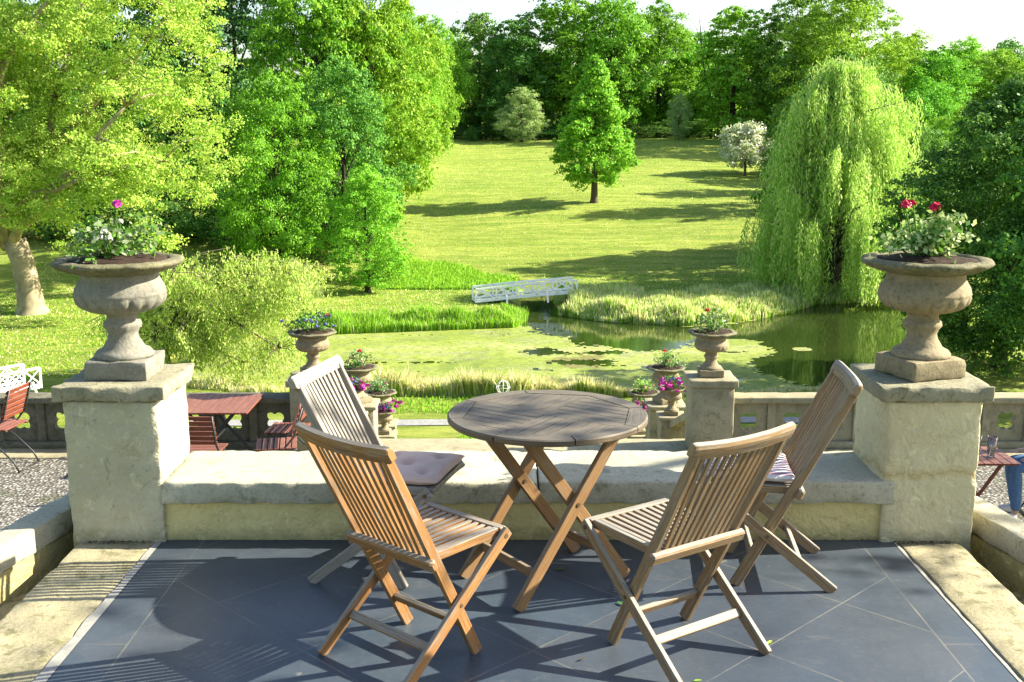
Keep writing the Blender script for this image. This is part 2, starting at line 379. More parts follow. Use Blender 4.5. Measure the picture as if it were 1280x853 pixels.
class MB:
    """collects pieces with uv along each piece, builds ONE mesh object"""
    def __init__(s): s.v = []; s.f = []; s.uv = []; s.mi = []; s.m = 0
    def face(s, idx, uv=None):
        s.f.append(tuple(idx)); s.mi.append(s.m)
        s.uv += (uv if uv else [(0, 0)] * len(idx))
    def beam(s, p0, p1, w, h, up=(0, 0, 1), ch=.002, w1=None, h1=None):
        """chamfered bar from p0 to p1, w across, h along up; uv runs along the bar"""
        p0 = Vector(p0); p1 = Vector(p1); d = (p1 - p0); L = d.length; d.normalize(); up = Vector(up)
        a = d.cross(up).normalized(); b = a.cross(d).normalized()
        w1 = w if w1 is None else w1; h1 = h if h1 is None else h1
        base = len(s.v)
        secs = [(p0, w, h, ch, 0), (p0 + d * ch, w, h, 0, ch), (p1 - d * ch, w1, h1, 0, L - ch), (p1, w1, h1, ch, L)]
        for q, ww, hh, inset, u in secs:
            x = ww / 2 - inset; y = hh / 2 - inset; c = ch * .9 if ch else 0
            for sx, sy in ((x - c, -y), (x, -y + c), (x, y - c), (x - c, y), (-x + c, y), (-x, y - c), (-x, -y + c), (-x + c, -y)):
                s.v.append(q + a * sx + b * sy)
        per = [0, c if ch else 0, h, h + .002, h + w, h + w + .002, 2 * h + w, 2 * h + w + .002, 2 * h + 2 * w]
        for r in range(3):
            u0 = secs[r][4]; u1 = secs[r + 1][4]
            for i in range(8):
                j = (i + 1) % 8
                s.face((base + r * 8 + i, base + r * 8 + j, base + r * 8 + 8 + j, base + r * 8 + 8 + i), [(u0, per[i]), (u0, per[i + 1]), (u1, per[i + 1]), (u1, per[i])])
        s.face([base + i for i in range(7, -1, -1)], [(.01 * i, .01 * i) for i in range(8)])
        s.face([base + 24 + i for i in range(8)], [(.01 * i, .01 * i) for i in range(8)])
        return s
    def tube(s, pts, rads, n=8, cap=True):
        base = len(s.v); pts = [Vector(p) for p in pts]; L = 0
        if not hasattr(rads, '__len__'): rads = [rads] * len(pts)
        pa = None
        for i, p in enumerate(pts):
            d = (pts[min(i + 1, len(pts) - 1)] - pts[max(i - 1, 0)]).normalized()
            if pa is None:
                pa = d.orthogonal().normalized()
            a = (pa - d * pa.dot(d)).normalized(); pa = a; b = d.cross(a)
            for k in range(n):
                t = 2 * math.pi * k / n; s.v.append(p + (a * math.cos(t) + b * math.sin(t)) * rads[i])
        for i in range(len(pts) - 1):
            L1 = L + (pts[i + 1] - pts[i]).length
            for k in range(n):
                j = (k + 1) % n
                s.face((base + i * n + k, base + i * n + j, base + (i + 1) * n + j, base + (i + 1) * n + k), [(L, k * .02), (L, k * .02 + .02), (L1, k * .02 + .02), (L1, k * .02)])
            L = L1
        if cap:
            s.face([base + k for k in range(n - 1, -1, -1)]); s.face([base + (len(pts) - 1) * n + k for k in range(n)])
        return s
    def lathe(s, prof, n=32, fn=None, c=(0, 0, 0)):
        """prof: list of (r, z); fn(theta, i, r, z) -> (r, z)"""
        base = len(s.v)
        for i, (r, z) in enumerate(prof):
            for k in range(n):
                t = 2 * math.pi * k / n; rr, zz = fn(t, i, r, z) if fn else (r, z)
                s.v.append(Vector((c[0] + rr * math.cos(t), c[1] + rr * math.sin(t), c[2] + zz)))
        for i in range(len(prof) - 1):
            for k in range(n):
                j = (k + 1) % n
                s.face((base + i * n + k, base + i * n + j, base + (i + 1) * n + j, base + (i + 1) * n + k))
        s.face([base + k for k in range(n - 1, -1, -1)]); s.face([base + (len(prof) - 1) * n + k for k in range(n)])
        return s
    def box(s, x0, x1, y0, y1, z0, z1, ch=.003):
        return s.beam(((x0 + x1) / 2, (y0 + y1) / 2, z0), ((x0 + x1) / 2, (y0 + y1) / 2, z1), x1 - x0, y1 - y0, (0, 1, 0), ch)
    def build(s, name, mat, parent=None, smooth=False):
        return mesh_obj(name, s.v, s.f, mat, parent, smooth, s.mi, s.uv)

def rough_box(name, x0, x1, y0, y1, z0, z1, mat, parent=None, r=.012, amp=.004, step=.035, chip=.0, seed=0, warp=None):
    """worn block: rounded, chipped arrises and a slightly uneven surface"""
    def axis(a, b):
        n = max(1, int(round((b - a - 2 * r) / step)))
        return [a, a + r * .4, a + r] + [a + r + (b - a - 2 * r) * i / n for i in range(1, n)] + [b - r, b - r * .4, b]
    X, Y, Z = axis(x0, x1), axis(y0, y1), axis(z0, z1)
    vid = {}; V = []; Fc = []
    def vert(i, j, k):
        if (i, j, k) in vid: return vid[i, j, k]
        p = Vector((X[i], Y[j], Z[k])); sd = Vector((seed * 7.3, seed * 3.1, seed))
        rr = r * (1 + chip * max(0, noise.noise(p * 14 + sd) + .15) * 2.5)
        q = Vector((min(max(p.x, x0 + rr), x1 - rr), min(max(p.y, y0 + rr), y1 - rr), min(max(p.z, z0 + rr), z1 - rr)))
        d = p - q
        if d.length > 1e-9: p = q + d.normalized() * rr
        p += noise.noise_vector(p * 9 + sd) * amp + noise.noise_vector(p * 30 + sd) * amp * .4
        if warp: p = warp(p)
        vid[i, j, k] = len(V); V.append(p); return vid[i, j, k]
    nx, ny, nz = len(X) - 1, len(Y) - 1, len(Z) - 1
    for i in range(nx):
        for j in range(ny):
            Fc.append((vert(i, j, 0), vert(i, j + 1, 0), vert(i + 1, j + 1, 0), vert(i + 1, j, 0)))
            Fc.append((vert(i, j, nz), vert(i + 1, j, nz), vert(i + 1, j + 1, nz), vert(i, j + 1, nz)))
    for i in range(nx):
        for k in range(nz):
            Fc.append((vert(i, 0, k), vert(i + 1, 0, k), vert(i + 1, 0, k + 1), vert(i, 0, k + 1)))
            Fc.append((vert(i, ny, k), vert(i, ny, k + 1), vert(i + 1, ny, k + 1), vert(i + 1, ny, k)))
    for j in range(ny):
        for k in range(nz):
            Fc.append((vert(0, j, k), vert(0, j, k + 1), vert(0, j + 1, k + 1), vert(0, j + 1, k)))
            Fc.append((vert(nx, j, k), vert(nx, j + 1, k), vert(nx, j + 1, k + 1), vert(nx, j, k + 1)))
    return mesh_obj(name, V, Fc, mat, parent, True)

# ------------------------------------------------------------------ terrain and pond
WZ = -10.0
POND_PX = [(150, 478), (235, 492), (330, 500), (470, 503), (640, 503), (800, 503), (900, 503), (1010, 499), (1120, 490), (1190, 470), (1205, 440), (1180, 405),
           (1110, 378), (1015, 380), (985, 391), (930, 401), (860, 407), (760, 402), (704, 394), (694, 385), (690, 374), (697, 364), (652, 364), (650, 377), (655, 398), (640, 409),
           (560, 412), (400, 418), (340, 422), (270, 436), (190, 455)]
POND = np.array([atz(x, y, WZ)[:2] for x, y in POND_PX])
def sdf(poly, px, py):
    """signed distance, negative inside"""
    px = np.asarray(px, float); py = np.asarray(py, float); d = np.full(px.shape, 1e9); ins = np.zeros(px.shape, bool)
    n = len(poly)
    for i in range(n):
        ax, ay = poly[i]; bx, by = poly[(i + 1) % n]; ex, ey = bx - ax, by - ay
        t = np.clip(((px - ax) * ex + (py - ay) * ey) / (ex * ex + ey * ey + 1e-12), 0, 1)
        d = np.minimum(d, (px - ax - t * ex) ** 2 + (py - ay - t * ey) ** 2)
        c = ((ay > py) != (by > py)) & (px < (bx - ax) * (py - ay) / (by - ay + 1e-12) + ax); ins ^= c
    d = np.sqrt(d); return np.where(ins, -d, d)
def sm(a, b, t): t = np.clip((t - a) / (b - a), 0, 1); return t * t * (3 - 2 * t)
def wob(x, y, s): return (np.sin(x * s + 1.3 * np.sin(y * s * .7 + 1)) + np.sin(y * s * 1.3 + 2 + np.sin(x * s * .6))) * .5
def terr(x, y):
    x = np.asarray(x, float); y = np.asarray(y, float)
    z = np.interp(y, [-1e4, 14.5, 17, 36, 40, 75, 78, 82, 120, 185, 200, 235, 1e4], [-3.0, -3.0, -3.3, -9.1, -9.5, -9.5, -9.35, -9.1, -6.35, -1.75, -1.25, -1.2, -1.2])
    z = z + .10 * wob(x, y, .35) * sm(78, 90, y) + .55 * wob(x, y, .075) * sm(84, 110, y)
    z = z + 1.1 * sm(-6, -20, x) * sm(74, 84, y)                       # higher bank under the left-hand trees
    d = sdf(POND, x, y)
    z = np.where(d < 1.3, -10.5 + (z + 10.5) * sm(-1.0, 1.1, d + .12 * wob(x, y, 2.2)), z)
    return z
def grid_sheet(name, xs, ys, fn, mat):
    X, Y = np.meshgrid(xs, ys); Z = fn(X, Y); nx, ny = len(xs), len(ys)
    V = np.stack([X, Y, Z], -1).reshape(-1, 3)
    i = np.arange(nx - 1)[None, :] + nx * np.arange(ny - 1)[:, None]; i = i.ravel()
    Fc = np.stack([i, i + 1, i + nx + 1, i + nx], 1)
    return mesh_obj(name, V.tolist(), Fc.tolist(), mat, smooth=True)
xs = np.unique(np.concatenate([[-3000, -1200, -500, -300], np.arange(-200, 201, 8), np.arange(-60, 61, 2), np.arange(-24, 28, .4), [300, 500, 1200, 3000]]))
ys = np.unique(np.concatenate([[-400, -100, -20, 5], np.arange(14, 41, 2), np.arange(41, 84, .4), np.arange(84, 200, 2.5), np.arange(200, 400, 12), [500, 900, 1800, 4000]]))
kind(grid_sheet('ground', xs, ys, terr, 'lawn'), 'structure')
kind(mesh_obj('pond_water', [(-34, 43, WZ), (34, 43, WZ), (34, 84, WZ), (-34, 84, WZ)], [(0, 1, 2, 3)], 'pond_water'), 'structure')
def strip(name, line, w, mat, lift=.03):
    V = []; Fc = []
    for i, (x, y) in enumerate(line):
        for s_ in (-.5, .5): V.append((x, y + s_ * w, float(terr(x, y + s_ * w)) + lift))
        if i: Fc.append((2 * i - 2, 2 * i, 2 * i + 1, 2 * i - 1))
    return kind(mesh_obj(name, V, Fc, mat), 'structure')
strip('garden_path', [(x, 42.4 + .25 * math.sin(x * .2)) for x in np.arange(-16, 17, 1.0)], .85, 'path_gravel')

DW = np.array([atz(x, y, WZ)[:2] for x, y in [(225, 492), (330, 503), (470, 506), (800, 506), (1000, 503), (1008, 488), (965, 470), (922, 455), (945, 447), (968, 440), (948, 428), (920, 424), (880, 426),
    (840, 438), (795, 440), (745, 432), (712, 424), (690, 419), (668, 415), (652, 404), (560, 409), (400, 415), (340, 419), (270, 436), (190, 452)]])
def duckweed():
    c = .14; x = np.arange(-16, 17, c); y = np.arange(46.0, 68, c * 1.3)
    X, Y = np.meshgrid(x, y); d = sdf(DW, X, Y)
    d2 = np.abs(sdf(POND, X, Y) + .05)                                 # weed also gathers along the reed bank
    rb = (X > 3.4) & (Y > 55); 
    keep = np.zeros(X.shape, bool)
    for j in range(X.shape[0]):
        for i in range(X.shape[1]):
            if d[j, i] > 1.2 and not (rb[j, i] and d2[j, i] < 1.6): continue
            p = Vector((X[j, i], Y[j, i], 0))
            a = noise.noise(p * .55) * 1.0 + noise.noise(p * 1.9) * .6 + noise.noise(p * 6) * .4
            k_ = d[j, i] + a * .75 < 0
            if k_:
                brown = math.exp(-((p.x - 3.6) / 3.4) ** 2 - ((p.y - 56.5) / 4.0) ** 2)
                hole = noise.noise(Vector((p.x * .35, p.y * .8, 3))) + .45 * noise.noise(Vector((p.x * 3.0, p.y * 5.5, 1)))
                if hole > .60 - brown * .56: k_ = False
            if rb[j, i] and d2[j, i] + .5 * noise.noise(p * 1.4) < .42: k_ = True
            keep[j, i] = k_
    # lily-pad rafts on the open water
    for (px, py, rx, ry) in ((1105, 397, 1.5, .55), (1058, 413, .85, .35), (1003, 437, .5, .2), (1120, 404, .8, .3)):
        q = atz(px, py, WZ); e = ((X - q.x) / rx) ** 2 + ((Y - q.y) / (ry * 2.4)) ** 2
        keep |= (e < 1)
    V = []; Fc = []
    for j, i in zip(*np.nonzero(keep)):
        b = len(V); x0, y0 = X[j, i], Y[j, i]
        w = c * .5; h = c * .65
        for sx, sy in ((-1, -1), (1, -1), (1, 1), (-1, 1)):
            V.append((x0 + sx * w * 1.02 + (random.random() - .5) * .015, y0 + sy * h * 1.02 + (random.random() - .5) * .02, WZ + .012 + random.random() * .006))
        Fc.append((b, b + 1, b + 2, b + 3))
    o = mesh_obj('duckweed_foliage', V, Fc, 'duckweed'); kind(o, 'stuff')
    tag(o, 'pale green duckweed spread over the still pond', 'duckweed')
duckweed()

rng = np.random.default_rng(5)
def blades(name, P3, h, w, mats, probs, label, cat, lean=.25, tip=None):
    """one mass of thin bent blades rooted at the rows of P3; tip = share of the height drawn as a seed head in the last material"""
    n = len(P3); P3 = np.asarray(P3, float)
    hh = (h if np.isscalar(h) else h) * rng.uniform(.5, 1.15, n); ww = w * rng.uniform(.7, 1.3, n); a = rng.uniform(0, 2 * math.pi, n); b = rng.uniform(0, 2 * math.pi, n)
    dx = np.cos(a) * ww; dy = np.sin(a) * ww; lx = np.cos(b) * hh * lean * rng.uniform(.2, 1, n); ly = np.sin(b) * hh * lean * rng.uniform(.2, 1, n)
    V = np.zeros((n, 5, 3))
    V[:, 0] = P3 + np.stack([-dx, -dy, 0 * dx], 1) * .5; V[:, 1] = P3 + np.stack([dx, dy, 0 * dx], 1) * .5
    mid = P3 + np.stack([lx * .35, ly * .35, hh * .6], 1)
    V[:, 2] = mid + np.stack([dx, dy, 0 * dx], 1) * .45; V[:, 3] = mid - np.stack([dx, dy, 0 * dx], 1) * .45
    if tip is not None:
        V[:, 2] += np.stack([dx, dy, 0 * dx], 1) * .35; V[:, 3] -= np.stack([dx, dy, 0 * dx], 1) * .35
    V[:, 4] = P3 + np.stack([lx, ly, hh], 1)
    idx = np.arange(n)[:, None] * 5
    me = bpy.data.meshes.new(name)
    me.vertices.add(n * 5); me.vertices.foreach_set('co', V.ravel())
    q = (idx + np.array([0, 1, 2, 3])); t = (idx + np.array([3, 2, 4]))
    loops = np.concatenate([q, t], 1).ravel()
    me.loops.add(len(loops)); me.loops.foreach_set('vertex_index', loops.astype(np.int32))
    st = (np.arange(n)[:, None] * 7 + np.array([0, 4])).ravel(); me.polygons.add(2 * n); me.polygons.foreach_set('loop_start', st.astype(np.int32))
    for m in mats: me.materials.append(M[m])
    mi = rng.choice(len(probs), n, p=probs); mi2 = mi.copy()
    if tip is not None: mi2 = np.where(rng.random(n) < tip, len(mats) - 1, mi)
    me.polygons.foreach_set('material_index', np.stack([mi, mi2], 1).ravel().astype(np.int32))
    me.update(calc_edges=True); me.validate()
    o = bpy.data.objects.new(name, me); COL.objects.link(o); kind(o, 'stuff'); tag(o, label, cat); return o
def scatter(n, x0, x1, y0, y1, ok):
    x = rng.uniform(x0, x1, n); y = rng.uniform(y0, y1, n); k_ = ok(x, y); x = x[k_]; y = y[k_]
    z = np.maximum(terr(x, y), WZ - .1) - .02
    return np.stack([x, y, z], 1)
pd = lambda x, y: sdf(POND, x, y)
xr = atz(470, 500, WZ).x
# reed bed along the near shore (thins out towards the shrub)
pts = scatter(200000, -16, 14.5, 45.2, 50.5, lambda x, y: (np.abs(pd(x, y) + .35 + .35 * wob(x, y, 1.3)) < 1.15) & (y < 51) & ((x > -5.6) | (rng.random(len(x)) < .12)))
pts = pts[:80000]; kr = rng.random(len(pts)) < np.interp(pts[:, 0], [2, 6], [1, .4]); pts = pts[kr]
hr = np.interp(pts[:, 0], [-9, -6, 2, 5.5], [.5, .95, .92, .38]) * (1 + .3 * wob(pts[:, 0], pts[:, 1], 2.3) + .2 * wob(pts[:, 0] + 5, pts[:, 1], 5.1))
blades('reed_grass', pts, hr, .034, ['blade_lime', 'blade_green', 'blade_straw'], [.30, .12, .58], 'tall feathery reeds along the near edge of the pond', 'reeds', .55, .8)
# lush grass on the far left bank and the sedge bank on the right
pts = scatter(120000, -12, 1.2, 58, 68, lambda x, y: (pd(x, y) > -.35) & (pd(x, y) < 1.0 + .3 * wob(x, y, 2)) & (y > 58))
pts = pts[:24000]
blades('bank_grass', pts, .72 * (1 + .35 * wob(pts[:, 0], pts[:, 1], 3.1)), .045, ['blade_lime', 'blade_green', 'blade_straw'], [.5, .38, .12], 'lush lime green grass on the bank below the footbridge', 'grass', .3)
pts = scatter(160000, 2.4, 22, 60, 80, lambda x, y: (pd(x, y) > -.3) & (pd(x, y) < 5.8) & (y < 75.5) & (y > 60) & (x > 2.6 + (y > 70) * 1.0))
pts = pts[:34000]
blades('sedge_grass', pts, .68 * (1 + .35 * wob(pts[:, 0], pts[:, 1], 2.1)), .045, ['blade_lime', 'blade_green', 'blade_straw'], [.42, .18, .40], 'tall straw tipped sedge on the bank below the weeping willow', 'grass', .25, .5)
# rough grass on the hill and lawns: tufts a few cm tall
def vis_lawn(x, y): return (pd(x, y) > .9) & (np.abs(x) < .47 * y + 2)
pts = np.concatenate([scatter(60000, -34, 30, 50, 82, vis_lawn), scatter(60000, -30, 46, 82, 190, vis_lawn)])
blades('lawn_grass', pts, .10, .07, ['blade_lime', 'blade_green', 'blade_straw'], [.5, .25, .25], 'short rough grass of the meadow', 'grass', .8)
pts = scatter(60000, -9, 6, 75, 90, lambda x, y: (y > 76.5) & (y + 2.5 * rng.random(len(x)) ** 2 * 2 < 83 + .8 * wob(x, y, .8) - .9 * (x + 2)) & (pd(x, y) > .2))
blades('meadow_edge_grass', pts[:14000], .30, .07, ['blade_lime', 'blade_green'], [.45, .55], 'longer lush grass along the foot of the hill behind the footbridge', 'grass', .5)
pts = scatter(9000, -6, 1, 38.6, 46.3, lambda x, y: (y > 43.6) | ((np.abs(x + .9) < .9 + .2 * wob(x, y, 3)) & (y < 41.8)))
pts = pts[(pts[:, 1] < 41.8) | (rng.random(len(pts)) < .3)]
blades('verge_grass', pts, .17, .05, ['blade_green', 'blade_lime'], [.6, .4], 'bright grass tufts beside the garden path', 'grass', .5)

# ------------------------------------------------------------------ upper terrace
def sheet(name, pts, z, mat): return kind(mesh_obj(name, [(x, y, z) for x, y in pts], [tuple(range(len(pts)))], mat), 'structure')
XL, XR, YB = -1.655, 1.80, 5.112
fl = MB().box(XL, XR, -2.6, YB + .02, -.30, 0.0, .0015).build('terrace_floor', 'slate_tile'); kind(fl, 'structure')
kind(rough_box('stone_edging_floor', -2.05, XL - .028, -.5, YB, -.32, -.002, 'strip_stone', None, .012, .003, .06, 1, 3), 'structure')
kind(rough_box('stone_edging_floor', XR + .024, 2.115, -.5, YB, -.32, -.002, 'strip_stone', None, .012, .003, .06, 1, 4), 'structure')
plain('mortar', (.30, .295, .26), .85, .2, .15, 30)
for xa, xb in ((XL - .032, XL + .002), (XR - .002, XR + .027)):        # ragged mortar line between slate and stone
    V = []; Fc = []; ny = 120
    for i in range(ny + 1):
        y = -.5 + (YB + .5) * i / ny
        e = .014 * noise.noise(Vector((y * 6, xa, 0))) + .004 * noise.noise(Vector((y * 40, xa, 0)))
        wl = .008 * (YB - y)
        V += [(xa - (wl if xa < 0 else 0) + (e if xa < 0 else 0), y, .0022), (xb + (-e - .014 + wl * .1 if xa > 0 else 0), y, .0022)]
        if i: Fc.append((2 * i - 2, 2 * i - 1, 2 * i + 1, 2 * i))
    kind(mesh_obj('mortar_line', V, Fc, 'mortar'), 'structure')

# side stairs between edging and the splayed coped walls
for sgn, xe in ((-1, -2.05), (1, 2.115)):
    for i in range(5):
        x0 = xe; x1 = xe + sgn * (1.6)
        ya = 4.93 - i * .0; 
    b = MB()
    kind(rough_box('stair_step_floor', min(xe, xe + sgn * 1.5), max(xe, xe + sgn * 1.5), 3.2, 4.90, -.40, -.17, 'strip_stone', None, .012, .003, .08, 1, 8 + sgn), 'structure')
    kind(rough_box('stair_step_floor', min(xe, xe + sgn * 1.5), max(xe, xe + sgn * 1.5), 4.904, 5.6, -.60, -.34, 'strip_stone', None, .012, .003, .08, 1, 9 + sgn), 'structure')

def parapet():
    t = thing('parapet_wall', 'low cream wall with thick worn stone coping behind the round table', 'wall', (.07, YB, 0)); kind(t, 'thing')
    b = rough_box('wall', -1.72, 1.73, .0, .46, -.3, .188, 'cream_wall', t, .008, .004, .06, 0, 1)
    rough_box('coping', -1.712, .052, -.04, .485, .19, .297, 'coping_stone', t, .007, .0028, .03, 2.2, 2)
    rough_box('coping', .056, 1.722, -.042, .485, .19, .299, 'coping_stone', t, .007, .0028, .03, 2.2, 3)
parapet()
def pier(x, label, seed, mat, cap):
    t = thing('stone_pier', label, 'pier', (x, YB, 0), 0, 'piers at the ends of the parapet')
    rough_box('shaft', -.216, .222, -.03, .455, -.3, .682, mat, t, .008, .0055, .022, 1.6, seed)
    rough_box('cap', -.255, .262, -.052, .475, .684, .757, cap, t, .006, .0025, .022, 3.0, seed + 5)
    return t
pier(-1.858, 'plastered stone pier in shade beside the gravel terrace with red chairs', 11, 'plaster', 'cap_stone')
pier(1.950, 'cream stone pier in warm bounce light beside the low wall near the people with glasses', 12, 'plaster_bounce_lit', 'cap_stone')
def splay_wall(sgn, label):
    t = thing('stair_wall', label, 'wall'); kind(t, 'thing')
    ax = lambda yy: (2.24 + (5.2 - yy) * .20)      # inner edge of coping
    for nm, dx0, dx1, z0, z1, mt in (('wall', .012, .13, -.62, -.022, 'cream_wall'), ('coping', 0.0, .155, -.018, .10, 'coping_stone')):
        def wp(p, dx0=dx0): q = p.copy(); q.x = sgn * (ax(p.y) + p.x - .07 * (sgn < 0)); return q
        rough_box(nm, dx0, dx1, 2.6, 5.62 if nm == 'coping' else 5.6, z0, z1, mt, t, .007, .0035, .04, 1.8, 20 + sgn, warp=wp)
splay_wall(-1, 'coped stair wall beside the shaded plaster pier'); splay_wall(1, 'coped stair wall beside the cream pier')

# ------------------------------------------------------------------ lower terrace
LZ = -2.10
kind(MB().box(-16, 16, 5.55, 13.3, -4.2, LZ, .004).build('gravel_terrace_floor', 'gravel'), 'structure')
kind(rough_box('terrace_edge_floor', -16, 16, 13.304, 14.15, -4.2, LZ + .02, 'terrace_stone', None, .015, .006, .25, 1, 5), 'structure')
kind(MB().box(-4.5, 4.5, 5.2, 5.546, -4.2, -.62).build('retaining_wall', 'cream_wall'), 'structure')

def quatre(t):     # radius of a quatrefoil outline at angle t
    c = .072; r = .062
    best = 0
    for k in range(4):
        a = math.pi / 4 + k * math.pi / 2; d = t - a
        s = c * math.sin(d)
        if abs(s) < r and math.cos(d) > 0: best = max(best, c * math.cos(d) + math.sqrt(r * r - s * s))
    return max(best, .055)
def panel_mesh(b, cx, zc, w, h, y0, y1):
    """pierced panel: rectangle with a quatrefoil hole, thickness y0..y1"""
    n = 64; base = len(b.v)
    for k in range(n):
        t = 2 * math.pi * (k + .5) / n; r = quatre(t); ct, st = math.cos(t), math.sin(t)
        s = min((w / 2) / abs(ct) if abs(ct) > 1e-6 else 9, (h / 2) / abs(st) if abs(st) > 1e-6 else 9)
        for (rr, yy) in ((r, y0), (s, y0), (s, y1), (r, y1)): b.v.append(Vector((cx + rr * ct, yy, zc + rr * st)))
    for k in range(n):
        j = (k + 1) % n; A = base + 4 * k; B = base + 4 * j
        b.face((A, A + 1, B + 1, B)); b.face((A + 2, A + 3, B + 3, B + 2)); b.face((A + 3, A, B, B + 3))
def balustrade(x0, x1, label, mat):
    t = thing('pierced_balustrade', label, 'balustrade', (x0, 13.8, LZ), 0, 'pierced balustrades of the lower terrace')
    L = x1 - x0; n = int(round(L / .53)); s = L / n
    rough_box('coping', 0, L, -.15, .15, .60, .68, mat, t, .012, .003, .12, 1, 31)
    rough_box('base', 0, L, -.13, .13, .02, .10, mat, t, .01, .003, .15, 1, 32)
    for i in range(n + 1):
        xc = min(max(i * s, .05), L - .05)
        MB().box(xc - .05, xc + .05, -.085, .085, .102, .598).build('post', mat, t)
    for i in range(n):
        b = MB(); panel_mesh(b, (i + .5) * s, .35, s - .104, .494, -.045, .045); b.build('pierced_panel', mat, t)
balustrade(-8.0, -2.70, 'shaded balustrade pierced with quatrefoils beside the red garden table', 'shaded_stone')
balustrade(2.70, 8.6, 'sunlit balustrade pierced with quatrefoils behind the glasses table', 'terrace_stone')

# ------------------------------------------------------------------ urns
def make_urn(label, mat='urn_stone', seed=0, detail=True):
    t = thing('stone_urn', label, 'urn', (0, 0, 0), 0, 'stone urns on the terraces')
    rough_box('plinth', -.148, .148, -.148, .148, 0, .092, mat, t, .007, .003, .03, 1.5, seed + 40)
    prof = [(.135, .090), (.138, .105), (.125, .122), (.098, .135), (.090, .150), (.074, .175), (.068, .200), (.076, .222), (.090, .240), (.086, .258), (.072, .272),
            (.070, .290), (.082, .302), (.100, .306), (.135, .314), (.172, .330), (.198, .356), (.208, .382), (.207, .392), (.211, .397), (.208, .404), (.204, .425), (.190, .448), (.182, .462),
            (.178, .474), (.180, .488), (.188, .498)]
    rprof = [(.10, .494), (.19, .496), (.222, .505), (.268, .522), (.294, .538), (.301, .548), (.295, .556), (.275, .561), (.255, .563), (.232, .558), (.21, .53), (.05, .525)]
    def fn(t_, i, r, z):
        if 13 <= i <= 17:      # gadroons on the belly
            g = abs(math.sin(t_ * 9)) ** .6; r = r * (1 + .10 * (g - .6) * (1.0 if i < 17 else .4))
        if r > .215 and z > .5:      # heavy rim, faintly eight-sided, chipped
            f = 1 + .030 * math.cos(8 * t_ + seed) * (r / .3) + .035 * noise.noise(Vector((math.cos(t_) * 3 + seed, math.sin(t_) * 3, i * .2)))
            r *= f; z += .006 * noise.noise(Vector((math.cos(t_) * 4, math.sin(t_) * 4 + seed, 7)))
        r *= 1 + .012 * noise.noise(Vector((math.cos(t_) * 5 + seed, math.sin(t_) * 5, z * 14)))
        return r, z
    b = MB(); b.lathe(prof, 132 if detail else 66, fn); o = b.build('bowl', mat, t, True)
    b = MB(); b.lathe(rprof, 132 if detail else 66, fn); b.build('rim', 'rim_stone', t, True)
    # soil mound
    b = MB(); b.lathe([(.235, .552), (.19, .562), (.12, .572), (.03, .578)], 24, lambda t_, i, r, z: (r, z + .012 * noise.noise(Vector((math.cos(t_) * r * 40, math.sin(t_) * r * 40, seed))))); b.build('soil', 'soil', t, True)
    CH[t] = kids(t); return t
u1 = make_urn('grey stone urn with white flowers on the shaded plaster pier', 'urn_grey', 1); u1.location = (-1.855, YB + .215, .757)
u2 = make_urn('warm stone urn with crimson geraniums on the cream pier', 'urn_stone', 2); u2.location = (1.955, YB + .215, .759); u2.rotation_euler.z = .35
uf = make_urn('weathered stone urn on the square pedestal beside the sunlit balustrade', 'urn_stone', 3, False)
X1 = atY(888, 470, 13.8).x
uf.location = (X1, 13.8, -1.17); uf.scale = (1.0, 1.0, 1.0)
def cu(label, x, y, z, s=1.0):
    c = copy_tree(uf, label, (x, y, z), random.random() * 6); c.scale = (s, s, s); return c
cu('dark stone urn holding blue flowers behind the grey folding chair', -X1, 13.8, -1.17)

def ped(x, y, ztop, zbot, w, label, cap=.06, nm='stone_pedestal'):
    t = thing(nm, label, 'pedestal', (x, y, zbot), 0, 'pedestals of the garden stair')
    rough_box('shaft', -w / 2 + .04, w / 2 - .04, -w / 2 + .04, w / 2 - .04, 0, ztop - zbot - cap - .002, 'terrace_stone', t, .01, .004, .12, 1, int(x * 10) + 50)
    rough_box('cap', -w / 2, w / 2, -w / 2, w / 2, ztop - zbot - cap, ztop - zbot, 'terrace_stone', t, .01, .003, .1, 1, int(x * 10) + 51)
    return t
ped(X1, 13.8, -1.172, LZ - .3, .60, 'square stone pedestal at the stair head beside the sunlit balustrade', .09)
ped(-X1, 13.8, -1.172, LZ - .3, .60, 'square stone pedestal at the stair head behind the grey folding chair', .09)
